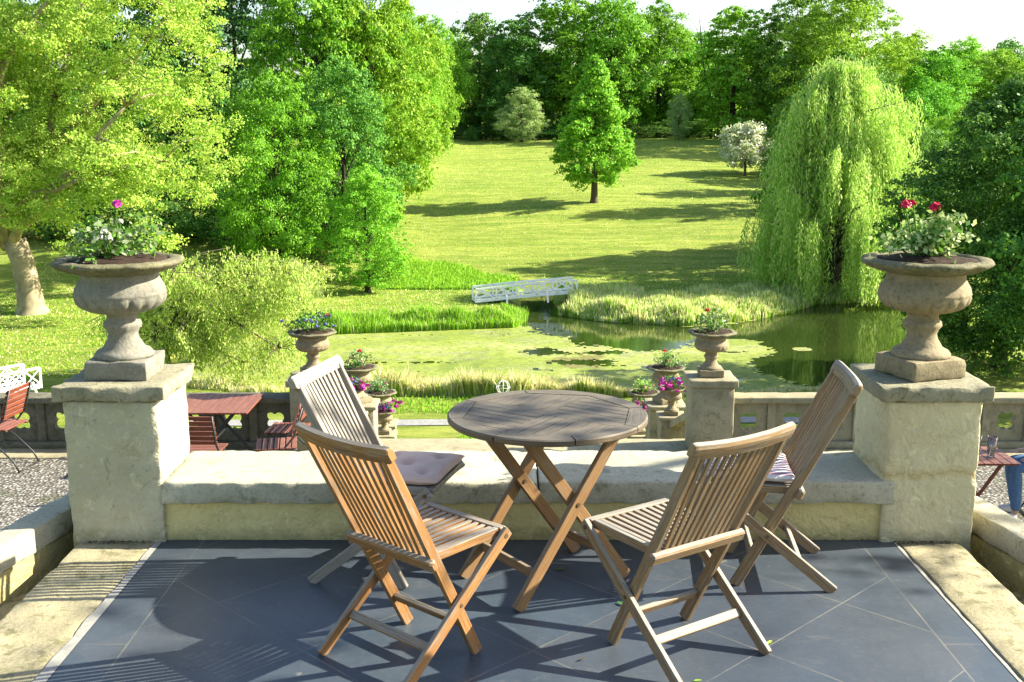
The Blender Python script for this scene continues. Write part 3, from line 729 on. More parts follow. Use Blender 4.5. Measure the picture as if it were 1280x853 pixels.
# descending urns: rim heights read at their own distance
row2, row3 = 17.8, 20.7
z2 = atY(833, 461, row2).z - .556; z3 = atY(805, 492, row3).z - .556
for sg, wd in ((-1, 'on the shaded side of the stair'), (1, 'on the side of the stair below the tall pedestal')):
    ss = ('behind the grey folding chair' if sg < 0 else 'below the sunlit tall pedestal')
    cu('stone urn with a red flower midway down the stair ' + ss, sg * X1, row2, z2, 1.05)
    cu('stone urn lowest on the garden stair ' + ss, sg * X1, row3, z3, 1.05)
    ped(sg * X1, row2, z2, z2 - 2.6, .62, 'stepped pedestal midway down the garden stair ' + ss)
    ped(sg * X1, row3, z3, z3 - 2.6, .62, 'lowest pedestal of the garden stair ' + ss)
    # petunia pots on the stepped inner blocks
    for (px, py, Y, nm, wq) in ((840, 485, 16.3, 'upper', .62), (800, 514, 19.2, 'lower', .62)):
        q = atY(px, py, Y); x = sg * q.x
        c = cu('%s small petunia urn on the stair %s' % (nm, ss), x, Y, q.z - .556 * .72, .72); c['group'] = 'petunia urns on the garden stair'
        ped(x, Y, q.z - .556 * .72, q.z - 2.6, .42, 'block under the %s petunia urn %s' % (nm, ss))
    # sloping pierced side wall of the stair
    t = thing('stair_balustrade', 'sloping pierced balustrade of the garden stair ' + ss, 'balustrade', (sg * 2.42, 14.2, -1.75), 0, 'sloping balustrades of the garden stair')
    sl_ = -.36
    MB().beam((0, 0, 0), (0, 9.0, 9.0 * sl_), .22, .10).build('handrail', 'terrace_stone', t)
    MB().beam((0, 0, -.62), (0, 9.0, 9.0 * sl_ - .62), .22, .14).build('base', 'terrace_stone', t)
    for i in range(18):
        y = .2 + i * .5; MB().beam((0, y, y * sl_ - .58), (0, y, y * sl_ - .03), .09, .09, (0, 1, 0)).build('baluster', 'terrace_stone', t)
    b = MB(); b.beam((0, .0, -1.6), (0, 10, 10 * sl_ - 1.6), .25, 1.8); b.build('stair_side', 'terrace_stone', t)
b = MB()
for i in range(44):
    y = 14.15 + i * .42; zt = LZ + .02 - (i + 1) * .158
    b.box(-1.9, 1.9, y + .002 * i * 0, y + .418, zt - .6, zt, .006)
kind(b.build('stair_floor', 'terrace_stone'), 'structure')

# ------------------------------------------------------------------ teak folding furniture
def make_chair(label, mat, loc, yaw):
    t = thing('folding_chair', label, 'chair', (*loc, 0), yaw, 'teak folding chairs around the round table')
    sx = lambda z: .236 - .520 * z                       # stile centre line
    top = .868
    for s in (-1, 1):
        b = MB()
        z0, z1 = .0, top
        y0, y1 = s * .188, s * .212
        b.beam((sx(z0), y0, z0), (sx(.20), y0 + (y1 - y0) * .25, .20), .023, .044, (1, 0, .5), .003)
        b = MB(); b.beam((sx(z0), y0, z0 + .002), (sx(z1), y1, z1), .023, .046, (1, 0, .5), .003, .023, .036)
        b.build('stile', mat, t)
        b = MB(); b.beam((.372, s * .2225, .452), (-.176, s * .2225, .002), .021, .044, (-1, 0, 1), .003)
        b.build('leg', mat, t)
        b = MB(); b.beam((.128, s * .236, .230), (.128, s * .208, .230), .012, .012, (1, 0, 1), .001)
        b.tube([(.112, s * .2345, .2385), (.112, s * .206, .2385)], .008, 10)
        b.tube([(.350, s * .2345, .434), (.350, s * .20, .434)], .009, 10)
        b = MB(); b.tube([(.112, s * .2348, .2385), (.112, s * .2055, .2385)], .0075, 10); b.tube([(.352, s * .2352, .436), (.352, s * .20, .436)], .009, 10)
        b.build('bolt', 'brass', t)
    # curved top rail with rounded top
    b = MB(); n = 10; hw = .246; prev = None
    xc = sx(.872)
    prof = [(-.015, -.028), (.015, -.028), (.0175, .0), (.0165, .018), (.009, .030), (-.009, .030), (-.0165, .018), (-.0175, .0)]
    base = len(b.v)
    lean = Vector((-.520, 0, 1)).normalized(); nrm = Vector((1, 0, .520)).normalized()
    st = [-1, -.985, -.95] + [-.8 + i * .16 for i in range(11)] + [.95, .985, 1]
    for q in st:
        bow = -.020 * (1 - q * q); sc = 1 if abs(q) < .96 else (.93 if abs(q) < .99 else .72)
        c = Vector((xc, q * hw, .878)) + nrm * bow
        for (u, v) in prof: b.v.append(c + nrm * u * sc + lean * v * sc)
    for i in range(len(st) - 1):
        for k_ in range(8):
            j = (k_ + 1) % 8; u0, u1 = st[i] * hw, st[i + 1] * hw
            b.face((base + i * 8 + k_, base + i * 8 + j, base + i * 8 + 8 + j, base + i * 8 + 8 + k_), [(u0, k_ * .012), (u0, k_ * .012 + .012), (u1, k_ * .012 + .012), (u1, k_ * .012)])
    b.face([base + k_ for k_ in range(7, -1, -1)]); b.face([base + (len(st) - 1) * 8 + k_ for k_ in range(8)])
    b.build('top_rail', mat, t, False)
    # lower back rail behind the stiles
    b = MB(); b.beam((sx(.432) - .028, -.232, .425), (sx(.432) - .028, .232, .425), .030, .046, (-.52, 0, 1), .007); b.build('lower_rail', mat, t)
    # back slats, bowed a little backwards in the middle
    b = MB(); ns = 11
    for i in range(ns):
        q = (i - (ns - 1) / 2) / ((ns - 1) / 2); yb = q * .150; yt = q * .172; bow = -.018 * (1 - q * q)
        b.beam((sx(.425) - .012, yb, .428), (sx(.862) + bow, yt, .860), .0185, .011, (1, 0, .52), .0015)
    b.build('back_slats', mat, t)
    # seat: frame and slats running front to back
    zf, zb = .449, .432; xf, xb = .366, -.018
    b = MB()
    b.beam((xf, -.205, zf), (xf, .205, zf), .034, .022, (0, 0, 1), .003)
    b.beam((xb + .012, -.176, zb - .006), (xb + .012, .176, zb - .006), .03, .018, (0, 0, 1), .003)
    for s in (-1, 1): b.beam((xf - .018, s * .188, zf - .004), (xb, s * .166, zb - .006), .022, .034, (0, 0, 1), .003)
    b.build('seat_frame', mat, t)
    b = MB(); ns = 10
    for i in range(ns):
        q = (i - (ns - 1) / 2) / ((ns - 1) / 2); y = q * .150
        b.beam((xf - .0175, y * 1.05, zf + .001), (xb + .004, y * .93, zb + .004), .0195, .012, (0, 0, 1), .0015)
    b.build('seat_slats', mat, t)
    zz = .135; b = MB(); b.beam((sx(zz), -.180, zz), (sx(zz), .180, zz), .020, .032, (-.52, 0, 1), .003); b.build('stretcher', mat, t)
    zz = .118; xx = -.176 + zz * 1.218; b = MB(); b.beam((xx, -.2118, zz), (xx, .2118, zz), .018, .034, (1, 0, 1), .003); b.build('stretcher', mat, t)
    return t
cA = make_chair('orange toned teak folding chair without cushion whose back turns to the shaded pier side', 'teak_warm', (-.43, 3.91), .835)
cB = make_chair('silvery grey teak folding chair carrying the plain mauve cushion', 'teak_silver', (-.64, 4.78), -.26)
cC = make_chair('empty pale brown teak folding chair seen from behind in front of the striped cushion chair', 'teak_grey', (.67, 3.95), 2.18)
cD = make_chair('weathered teak folding chair with the striped cushion beside the cream pier', 'teak_grey', (1.207, 4.745), 3.04)

def cushion(label, mat, loc, yaw, size, pitch, seed, btn):
    n = 40; V = []; Fc = []; a, bb = size; th = .055
    bt = [(.0, .0), (.11, .11), (-.11, .11), (.11, -.11), (-.11, -.11)] if btn else [(-.1, 0), (.1, 0)]
    for side in (1, -1):
        for j in range(n + 1):
            for i in range(n + 1):
                u = -1 + 2 * i / n; v = -1 + 2 * j / n
                e = max(0.0, (1 - abs(u) ** 6)) ** .5 * max(0.0, (1 - abs(v) ** 6)) ** .5
                x = u * a / 2 * (1 - .03 * (1 - abs(v)) * abs(u)); y = v * bb / 2 * (1 - .03 * (1 - abs(u)) * abs(v))
                z = side * (th / 2) * e
                if side > 0:
                    for (bx, by) in bt:
                        d2 = (x - bx) ** 2 + (y - by) ** 2
                        z -= .020 * math.exp(-d2 / .0009) + .006 * math.exp(-d2 / .006)
                z += .002 * noise.noise(Vector((x * 20 + seed, y * 20, side)))
                V.append((x, y, z + th / 2))
    m_ = (n + 1) ** 2
    for s_ in (0, 1):
        for j in range(n):
            for i in range(n):
                q = s_ * m_ + j * (n + 1) + i; f = (q, q + 1, q + n + 2, q + n + 1); Fc.append(f if s_ == 0 else f[::-1])
    o = mesh_obj('seat_cushion', V, Fc, mat, None, True)
    bm = bmesh.new(); bm.from_mesh(o.data); bmesh.ops.remove_doubles(bm, verts=bm.verts, dist=.0006); bm.to_mesh(o.data); bm.free()
    o.location = loc; o.rotation_euler = Euler((0, pitch, yaw)); tag(o, label, 'cushion', 'seat cushions'); return o
def on_seat(c, lx, z):
    yaw = c.rotation_euler.z; return (c.location.x + lx * math.cos(yaw), c.location.y + lx * math.sin(yaw), z)
cushion('plain mauve tufted cushion on the silvery grey folding chair', 'cushion_plain', on_seat(cB, .195, .4535), -.26, (.40, .40), -.03, 1, True)
cushion('purple and white striped cushion on the chair by the cream pier', 'cushion_striped', on_seat(cD, .185, .4535), 3.04, (.38, .37), -.03, 2, False)

def round_table():
    t = thing('round_table', 'round weathered wooden folding table between the four teak chairs', 'table', (.15, 4.655, 0), 0)
    Rr = .423; zt = .742
    # top: an octagonal frame ring of 8 segments round four fields of parallel boards
    b = MB()
    rot = R(-32)
    def P2(r, a): return (r * math.cos(a + rot), r * math.sin(a + rot))
    n = 96
    ri = .335       # apothem-ish radius of inner octagon field
    def octr(a):    # radius of octagon at angle a
        k_ = math.pi / 4; a = (a % k_) - k_ / 2; return ri / math.cos(a)
    z0 = zt - .028
    gap = .0028
    for sgm in range(8):
        a0 = sgm * math.pi / 4; m_ = 14
        ia = [a0 + math.pi / 4 * i / m_ for i in range(m_ + 1)]
        base = len(b.v)
        for i, a in enumerate(ia):
            ag = min(max(a, a0 + gap / Rr), a0 + math.pi / 4 - gap / Rr)
            for (rr, zz) in ((octr(a0 + math.pi / 8 + (ag - a0 - math.pi / 8) * .995) + gap, zt), (Rr - .006, zt), (Rr, zt - .006), (Rr, z0 + .004), (Rr - .004, z0), (octr(a0 + math.pi / 8 + (ag - a0 - math.pi / 8) * .995) + gap, z0)):
                x, y = P2(rr, ag); b.v.append(Vector((x, y, zz)))
        for i in range(m_):
            A = base + i * 6; B = A + 6; u0 = ia[i] * Rr; u1 = ia[i + 1] * Rr
            for k_ in range(6):
                j = (k_ + 1) % 6; vs = (0, .09, .10, .12, .13, .2, .3)
                b.face((A + k_, A + j, B + j, B + k_), [(u0, vs[k_]), (u0, vs[k_ + 1]), (u1, vs[k_ + 1]), (u1, vs[k_])])
        b.face([base + k_ for k_ in range(5, -1, -1)]); b.face([base + m_ * 6 + k_ for k_ in range(6)])
    # board fields: boards clipped to the octagon, herringbone by quadrant
    def clip(poly, nx, ny, d):
        out = []
        for i in range(len(poly)):
            p, q = poly[i], poly[(i + 1) % len(poly)]
            dp = p[0] * nx + p[1] * ny - d; dq = q[0] * nx + q[1] * ny - d
            if dp <= 0: out.append(p)
            if (dp < 0 < dq) or (dq < 0 < dp):
                s_ = dp / (dp - dq); out.append((p[0] + (q[0] - p[0]) * s_, p[1] + (q[1] - p[1]) * s_))
        return out
    w = .056
    cross = .030
    quads = []
    for qx, qy in ((1, 1), (-1, 1), (-1, -1), (1, -1)):
        horiz = (qx * qy > 0)
        for i in range(7):
            c0_ = cross if horiz else 0.0
            lo = c0_ + i * w + .0024; hi = c0_ + (i + 1) * w - .0024
            if horiz: poly = [(0 if False else .0012, lo), (.36, lo), (.36, hi), (.0012, hi)]
            else: poly = [(lo, .0012 if False else .0012), (hi, .0012), (hi, .36), (lo, .36)]
            if horiz: poly = [(max(x, .0012), y) for x, y in poly]
            poly = [(x * qx, y * qy) for x, y in poly]
            if qx * qy < 0: poly = poly[::-1]
            # keep off the crossing boards
            quads.append((poly, horiz))
    quads.append(([(-.36, -cross + .001), (-.0, -cross + .001), (-.0, cross - .001), (-.36, cross - .001)], True))
    quads.append(([(0, -cross + .001), (.36, -cross + .001), (.36, cross - .001), (0, cross - .001)], True))
    for poly, hz in quads:
        if hz and abs(poly[0][1]) > cross and False: pass
        for k_ in range(8):
            a = math.pi / 8 + k_ * math.pi / 4; poly = clip(poly, math.cos(a), math.sin(a), ri - .001)
            if len(poly) < 3: break
        if len(poly) < 3: continue
        if not hz:   # vertical boards start above the cross board
            s_ = 1 if sum(p[1] for p in poly) > 0 else -1
            poly = clip(poly, 0, -s_, -(cross + .0012))
        if len(poly) < 3: continue
        area = sum(poly[i][0] * poly[(i + 1) % len(poly)][1] - poly[(i + 1) % len(poly)][0] * poly[i][1] for i in range(len(poly)))
        if area < 0: poly = poly[::-1]
        base = len(b.v); m_ = len(poly); c_, s2 = math.cos(rot), math.sin(rot)
        for zz in (zt - .0015, zt - .022):
            for x, y in poly: b.v.append(Vector((x * c_ - y * s2, x * s2 + y * c_, zz)))
        uv = [((x, y) if hz else (y, x)) for x, y in poly]
        b.face([base + k_ for k_ in range(m_)], uv); b.face([base + m_ + k_ for k_ in range(m_ - 1, -1, -1)], uv[::-1])
        for k_ in range(m_):
            j = (k_ + 1) % m_; b.face((base + k_, base + m_ + k_, base + m_ + j, base + j))
    b.build('tabletop', 'table_wood', t)
    # underframe: two X pairs
    u = Vector((.57, -.82, 0)); wv = Vector((.82, .57, 0))
    for s in (-1, 1):
        off = u * (s * .205)
        b = MB(); b.beam(off + wv * -.30 + Vector((0, 0, .002)), off + wv * .23 + Vector((0, 0, .700)), .026, .052, (1, 0, 0) if False else tuple(wv), .003); b.build('leg', 'table_leg_wood', t)
        off2 = u * (s * .178)
        b = MB(); b.beam(off2 + wv * .30 + Vector((0, 0, .002)), off2 + wv * -.23 + Vector((0, 0, .700)), .026, .052, tuple(wv), .003); b.build('leg', 'table_leg_wood', t)
        c0 = u * (s * .224) + wv * -.035 + Vector((0, 0, .351)); c0 = u * (s * .2225) + Vector((0, 0, .397)) * 1
        b = MB(); b.tube([off + u * (s * .017) + Vector((0, 0, .396)), off2 - u * (s * .017) + Vector((0, 0, .396))], .009, 10); b.build('bolt', 'brass', t)
    for k_, ww, hf in ((-1, -.30, .19), (1, .30, .164)):
        z = .13; f = 1 - z / .70 * .53 / .30 * .0; x = ww * (1 - z / .70 * (.53 / .30) * 1.0)
        b = MB(); b.beam(-u * hf + wv * x + Vector((0, 0, z)), u * hf + wv * x + Vector((0, 0, z)), .020, .040, (0, 0, 1), .003); b.build('stretcher', 'table_leg_wood', t)
    b = MB()
    for ww in (-.225, .225): b.beam(-u * .26 + wv * ww + Vector((0, 0, .702)), u * .26 + wv * ww + Vector((0, 0, .702)), .04, .022, (0, 0, 1), .002)
    b.build('underframe', 'table_leg_wood', t)
round_table()

def terrace_tree():
    t = thing('broadleaf_tree', 'tree growing beside the terrace outside the picture', 'tree', (10.5, 9.5, LZ), 0)
    lobes = [(-3.62, -3.95, 7.15, .42), (-3.35, -3.75, 7.2, .35), (-2.1, -3.60, 6.1, .30), (-2.5, -3.4, 5.5, .25)] + [(random.gauss(.6, 1.3), random.gauss(.8, 1.2), random.uniform(4.5, 9), random.uniform(.6, 1.0)) for _ in range(26)]
    b = MB(); b.tube([(0, 0, -.2), (.05, 0, 2), (.1, .1, 5), (.3, .3, 8)], [.22, .17, .13, .05], 10)
    for l in lobes: b.tube([(.08, .05, min(4.4, l[2] * .6)), (l[0] * .5, l[1] * .5, l[2] * .82), l[:3]], [.07, .05, .012], 6)
    b.build('trunk', 'bark', t, True)
    me = crown_mesh('crown', lobes, 9000, .13, ['leaf_mid', 'leaf_lime'], [.6, .4], 77, 12, .3); o = bpy.data.objects.new('crown', me); COL.objects.link(o); o.parent = t

# fallen bits on the slate and along the pier foot
def small_leaf(loc, rz, s, mat, label):
    V = [(-1, 0, 0), (-.4, .38, .12), (.5, .32, .1), (1, 0, .02), (.5, -.32, .14), (-.4, -.36, .08), (0, 0, .0)]
    o = mesh_obj('fallen_leaf', [(x * s, y * s, z * s + .004) for x, y, z in V], [(6, 0, 1), (6, 1, 2), (6, 2, 3), (6, 3, 4), (6, 4, 5), (6, 5, 0)], mat)
    so_ = o.modifiers.new('thick', 'SOLIDIFY'); so_.thickness = .001
    o.location = loc; o.rotation_euler.z = rz; tag(o, label, 'leaf', 'fallen leaves on the slate floor')
for (px, py, rz, s, mt, lb) in ((700, 713, .3, .024, 'leaf_dark', 'green fallen leaf on the slate under the round table'), (776, 756, 2.1, .022, 'leaf_dark', 'green fallen leaf beside the crossed legs of the empty chair'),
                            (785, 728, 1.2, .022, 'teak_silver', 'pale curled leaf on the slate between table leg and empty chair'), (727, 826, .6, .014, 'debris', 'brown crumpled leaf on the slate in front of the empty chair'),
                            (962, 805, .9, .020, 'leaf_yellow', 'small yellow green leaf by the rear foot of the empty chair'), (872, 853, .2, .016, 'leaf_lime', 'yellowish leaf at the very front of the slate floor')):
    p = atz(px, py, 0.0); small_leaf((p.x, p.y, .002), rz, s, mt, lb)
V = []; Fc = []
for i in range(500):       # crumbs of moss and leaf litter
    w = random.random()
    if w < .35: x = random.uniform(1.80, 2.10); y = YB - .035 - abs(random.gauss(0, .02))
    elif w < .6: x = random.uniform(-2.0, -1.7); y = YB - .03 - abs(random.gauss(0, .015))
    elif w < .75: x = random.uniform(-1.6, 1.7); y = YB - .008 - abs(random.gauss(0, .012))
    else: x = random.uniform(-1.6, 2.05); y = random.uniform(3.6, 5.05)
    s = random.uniform(.002, .007) * (1 if w < .75 else .45); a = random.random() * 6; b_ = len(V); z = .003
    for k_ in range(4): V.append((x + s * math.cos(a + k_ * 1.57), y + s * math.sin(a + k_ * 1.57) * .6, z + random.random() * s))
    V.append((x, y, z + s)); Fc += [(b_, b_ + 1, b_ + 4), (b_ + 1, b_ + 2, b_ + 4), (b_ + 2, b_ + 3, b_ + 4), (b_ + 3, b_, b_ + 4)]
o = mesh_obj('leaf_litter_debris', V, Fc, 'debris'); kind(o, 'stuff'); tag(o, 'crumbs of moss and litter along the foot of the wall', 'litter')

# ------------------------------------------------------------------ red slatted garden furniture on the gravel
def make_bistro(label):
    t = thing('garden_chair', label, 'chair', (0, 0, 0), 0, 'red slatted garden chairs on the gravel')
    b = MB()
    for s in (-1, 1):
        y = s * .21
        b.tube([(.26, y, .0), (.16, y, .17), (.0, y, .40), (-.17, y, .60), (-.27, y, .92)], .011, 8)
        b.tube([(-.30, y * .93, .0), (-.24, y * .93, .12), (-.05, y * .93, .30), (.22, y * .93, .46)], .010, 8)
        b.tube([(-.20, y * .93, .455), (.24, y * .93, .465)], .009, 8)
    b.tube([(.26, -.21, .012), (.26, .21, .012)], .009, 8); b.tube([(-.30, -.19, .012), (-.30, .19, .012)], .009, 8)
    b.build('frame', 'black_iron', t, True)
    b = MB()
    for i in range(7): b.beam((-.17 + i * .064, -.225, .475), (-.17 + i * .064, .225, .475), .050, .016, (0, 0, 1), .003)
    b.build('seat', 'red_slat', t)
    b = MB()
    for i in range(6):
        z = .60 + i * .058; x = -.17 - (z - .60) * .31 + .018; b.beam((x, -.225, z), (x, .225, z), .014, .046, (-.31, 0, 1), .003)
    b.build('backrest', 'red_slat', t)
    CH[t] = kids(t); return t
g0 = make_bistro('red slatted garden chair standing alone before the shaded balustrade')
g0.location = (-6.05, 13.0, LZ); g0.rotation_euler.z = R(172); g0.scale = (1.08,) * 3
for (x, y, a, lb) in ((-3.42, 12.05, 88, 'red slatted garden chair with its back to the stone piers, pushed under the garden table'),
                      (-2.62, 12.95, 176, 'red slatted garden chair tucked beside the end of the garden table nearer the balustrade'),
                      (-2.62, 12.30, 190, 'red slatted garden chair half hidden by the grey folding chair')):
    c = copy_tree(g0, lb, (x, y, LZ), R(a)); c.scale = (1.02,) * 3
def garden_table(name, label, x0, x1, y0, y1, z, slat_dir, legmat, group=None):
    t = thing(name, label, 'table', ((x0 + x1) / 2, (y0 + y1) / 2, LZ), 0, group)
    hx, hy = (x1 - x0) / 2, (y1 - y0) / 2; zt = z - LZ
    b = MB(); n = int(round(2 * hx / .085))
    for i in range(n):
        x = -hx + (i + .5) * 2 * hx / n; b.beam((x, -hy, zt - .011), (x, hy, zt - .011), 2 * hx / n - .006, .022, (0, 0, 1), .003)
    b.build('tabletop', 'red_slat', t)
    b = MB()
    for y in (-hy * .72, hy * .72):
        b.beam((-hx * .7, y, .0), (hx * .6, y, zt - .024), .028, .03, (0, 1, 0), .003); b.beam((hx * .7, y + .03, .0), (-hx * .6, y + .03, zt - .024), .028, .03, (0, 1, 0), .003)
        b.beam((-hx * .9, y, zt - .035), (hx * .9, y, zt - .035), .03, .02, (0, 0, 1), .002)
    b.beam((0.02, -hy * .72, .36), (0.02, hy * .72, .36), .02, .02, (0, 0, 1), .002)
    b.build('underframe', legmat, t); return t
garden_table('garden_table', 'red brown slatted table with black crossed legs before the shaded balustrade', -3.98, -3.05, 12.68, 13.62, -1.36, 0, 'black_iron')
garden_table('garden_table', 'small red brown wooden table carrying two empty glasses', 4.28, 5.00, 10.72, 11.32, -1.36, 0, 'red_slat')
def make_glass(label, x, y):
    b = MB(); b.lathe([(.026, 0), (.028, .002), (.036, .14), (.0345, .14), (.0265, .012), (.004, .010)], 24)
    o = b.build('drinking_glass', 'glass', None, True); o.scale = (1.35, 1.35, 1.5); o.location = (x, y, -1.359); tag(o, label, 'glass', 'glasses on the small table')
make_glass('empty drinking glass standing clear of the pier on the small red table', 4.80, 10.95); make_glass('empty drinking glass half hidden by the edge of the cream pier', 4.665, 11.0)
gp = copy_tree(g0, 'red garden chair under the person in blue jeans', (5.62, 11.25, LZ), R(176)); gp.scale = (1.0,) * 3

# person in jeans, seated, mostly beyond the picture edge
def skin_mesh(name, joints, edges, mat, parent=None, root=0, levels=2):
    me = bpy.data.meshes.new(name); me.from_pydata([j[0] for j in joints], edges, []); me.materials.append(M[mat])
    o = bpy.data.objects.new(name, me); COL.objects.link(o)
    if parent: o.parent = parent
    sk = o.modifiers.new('skin', 'SKIN'); sk.use_smooth_shade = True
    for i, j in enumerate(joints):
        r = j[1]; me.skin_vertices[0].data[i].radius = r if isinstance(r, tuple) else (r, r)
        me.skin_vertices[0].data[i].use_root = (i == root)
    sb = o.modifiers.new('sub', 'SUBSURF'); sb.levels = levels; sb.render_levels = levels
    return o
def person():
    t = thing('person', 'seated person in blue jeans and pale shoes beside the small table with glasses', 'person', (5.60, 11.25, LZ), math.pi)
    # local: x forward (towards the table), z from the gravel
    J = [((0, 0, .56), (.13, .12)), ((.02, 0, .75), (.12, .11)), ((.0, 0, .93), (.145, .11)), ((.0, 0, 1.04), (.10, .08)), ((.01, 0, 1.11), .05), ((.03, 0, 1.18), (.07, .08)), ((.035, 0, 1.27), (.085, .10)), ((.03, 0, 1.34), (.06, .07)),
         ((.02, .10, .55), .085), ((.27, .12, .57), .075), ((.46, .12, .58), .060), ((.44, .12, .36), .053), ((.42, .12, .10), .036), ((.45, .125, .045), .035), ((.57, .13, .03), .028),
         ((.02, -.10, .55), .085), ((.24, -.12, .56), .075), ((.41, -.14, .56), .060), ((.36, -.14, .34), .053), ((.32, -.14, .10), .036), ((.35, -.145, .045), .035), ((.47, -.15, .03), .028),
         ((.0, .19, .99), .052), ((.05, .23, .76), .040), ((.20, .20, .66), .032), ((.30, .16, .665), .026), ((.36, .15, .66), .022),
         ((.0, -.19, .99), .052), ((.04, -.24, .76), .040), ((.20, -.21, .66), .032), ((.30, -.17, .665), .026), ((.36, -.16, .66), .022)]
    Ed = [(0, 1), (1, 2), (2, 3), (3, 4), (4, 5), (5, 6), (6, 7), (0, 8), (8, 9), (9, 10), (10, 11), (11, 12), (12, 13), (13, 14), (0, 15), (15, 16), (16, 17), (17, 18), (18, 19), (19, 20), (20, 21),
          (3, 22), (22, 23), (23, 24), (24, 25), (25, 26), (3, 27), (27, 28), (28, 29), (29, 30), (30, 31)]
    skin_mesh('body', J, Ed, 'skin', t)
    for s, a in ((1, 25), (-1, 30)):       # fingers
        h = Vector(J[a + 1][0])
        for f in range(4):
            skin_mesh('finger', [(h + Vector((-.02, (f - 1.5) * .016, 0)), .009), (h + Vector((.035, (f - 1.5) * .018, .004)), .008), (h + Vector((.06, (f - 1.5) * .018, -.012)), .007)], [(0, 1), (1, 2)], 'skin', t, levels=1)
        skin_mesh('thumb', [(h + Vector((-.03, -s * .015, 0)), .010), (h + Vector((.0, -s * .04, .006)), .009), (h + Vector((.022, -s * .046, .0)), .008)], [(0, 1), (1, 2)], 'skin', t, levels=1)
    g = lambda i, k=.012: (J[i][0], tuple(q + k for q in (J[i][1] if isinstance(J[i][1], tuple) else (J[i][1],) * 2)))
    skin_mesh('jeans', [g(0), g(8), g(9), g(10), g(11), (J[12][0], (.055, .055)), g(15), g(16), g(17), g(18), (J[19][0], (.055, .055))], [(0, 1), (1, 2), (2, 3), (3, 4), (4, 5), (0, 6), (6, 7), (7, 8), (8, 9), (9, 10)], 'denim', t)
    skin_mesh('shirt', [((0, 0, .60), (.15, .14)), g(1, .02), g(2, .018), g(3, .012), g(22), g(23, .016), g(27), g(28, .016)], [(0, 1), (1, 2), (2, 3), (3, 4), (4, 5), (3, 6), (6, 7)], 'shirt', t)
    for a, c in ((13, 14), (20, 21)):
        p, q = Vector(J[a][0]), Vector(J[c][0]); skin_mesh('shoe', [(p + Vector((-.05, 0, 0)), .045), (p + Vector((.03, 0, -.002)), .046), (q + Vector((.02, 0, .006)), (.042, .034))], [(0, 1), (1, 2)], 'shoe', t, levels=2)
    skin_mesh('hair', [((.0, 0, 1.24), (.085, .095)), ((.005, 0, 1.32), (.085, .09)), ((.01, 0, 1.37), (.05, .055))], [(0, 1), (1, 2)], 'hair', t)
    b = MB(); b.lathe([(.004, 0), (.012, .006), (.004, .024)], 10, c=(.128, 0, 1.245)); b.build('nose', 'skin', t, True)
person()

# ------------------------------------------------------------------ white footbridges
def footbridge(label, A, B, wdt, rail_h, nb, braces=True, th=.07):
    A = Vector(A); B = Vector(B); d = B - A; L = math.hypot(d.x, d.y); yaw = math.atan2(d.y, d.x); sl_ = d.z / L
    t = thing('footbridge', label, 'bridge', A, yaw, 'white footbridges over the pond inlets'); kind(t, 'thing')
    zc = lambda x: sl_ * x + .04 * math.sin(math.pi * x / L)
    b = MB(); n = 24
    for i in range(n):
        x0 = L * i / n; x1 = L * (i + 1) / n; b.beam((x0, 0, zc(x0) - .04), (x1, 0, zc(x1) - .04), wdt, .05, (0, 0, 1), 0)
    b.build('deck', 'white_paint', t)
    for s in (-1, 1):
        y = s * wdt / 2; b = MB()
        for zz in (.10, rail_h):
            for i in range(8): x0 = L * i / 8; x1 = L * (i + 1) / 8; b.beam((x0, y, zc(x0) + zz), (x1, y, zc(x1) + zz), th, th * (1.2 if zz == rail_h else 1), (0, 0, 1), 0)
        for i in range(nb + 1):
            x = L * i / nb; b.beam((x, y, zc(x) - .05), (x, y, zc(x) + rail_h), th, th, (1, 0, 0), 0)
        for i in range(nb):
            x0 = L * i / nb; x1 = L * (i + 1) / nb
            b.beam((x0, y, zc(x0) + .1), (x1, y, zc(x1) + rail_h), th * .62, th * .62, (0, 1, 0), 0); b.beam((x0, y + .01, zc(x0) + rail_h), (x1, y + .01, zc(x1) + .1), th * .7, th * .7, (0, 1, 0), 0)
        b.build('railing', 'white_paint', t)
        if braces:
            for i in range(1, nb, 2):
                x = L * (i + .5) / nb; b = MB(); b.beam((x, y + s * .35, zc(x) - .45), (x, y, zc(x) + .25), th, th, (1, 0, 0), 0); b.build('brace', 'white_paint', t)
    return t
bL = atz(591, 376, WZ + .62); bR = atz(718, 366.5, WZ + .92)
footbridge('white lattice footbridge over the narrow inlet at the foot of the hill', bL + Vector((.1, -.0, 0)), bR + Vector((0, 0, .12)), 1.25, .80, 5, th=.10)
q = Vector((-20.9, 44.2, -8.2)); bE = atz(41, 481, -8.95)
footbridge('white lattice railing end of a footbridge on the lawn near the red chair', bE + Vector((-3.4, -4.9, -.1)), bE, 1.2, .80, 8, True, .07)

def wire_globe():
    t = thing('garden_globe', 'white wire globe ornament among reeds behind the round table', 'ornament', (atY(629, 486, 44.0).x, 44.0, -9.5))
    b = MB(); c = Vector((0, 0, 1.0 + atY(631, 484, 44).z + 9.5 - 1.0)); r = .27
    for k_ in range(4):
        a = math.pi * k_ / 4; b.tube([c + Vector((r * math.cos(f) * math.cos(a), r * math.cos(f) * math.sin(a), r * math.sin(f))) for f in np.linspace(0, 2 * math.pi, 25)], .008, 6)
    b.tube([c + Vector((r * math.cos(f), r * math.sin(f), 0)) for f in np.linspace(0, 2 * math.pi, 25)], .008, 6)
    b.build('rings', 'white_paint', t); b = MB(); b.tube([(0, 0, -.1), c - Vector((0, 0, r))], .02, 8); b.build('post', 'white_paint', t)
wire_globe()

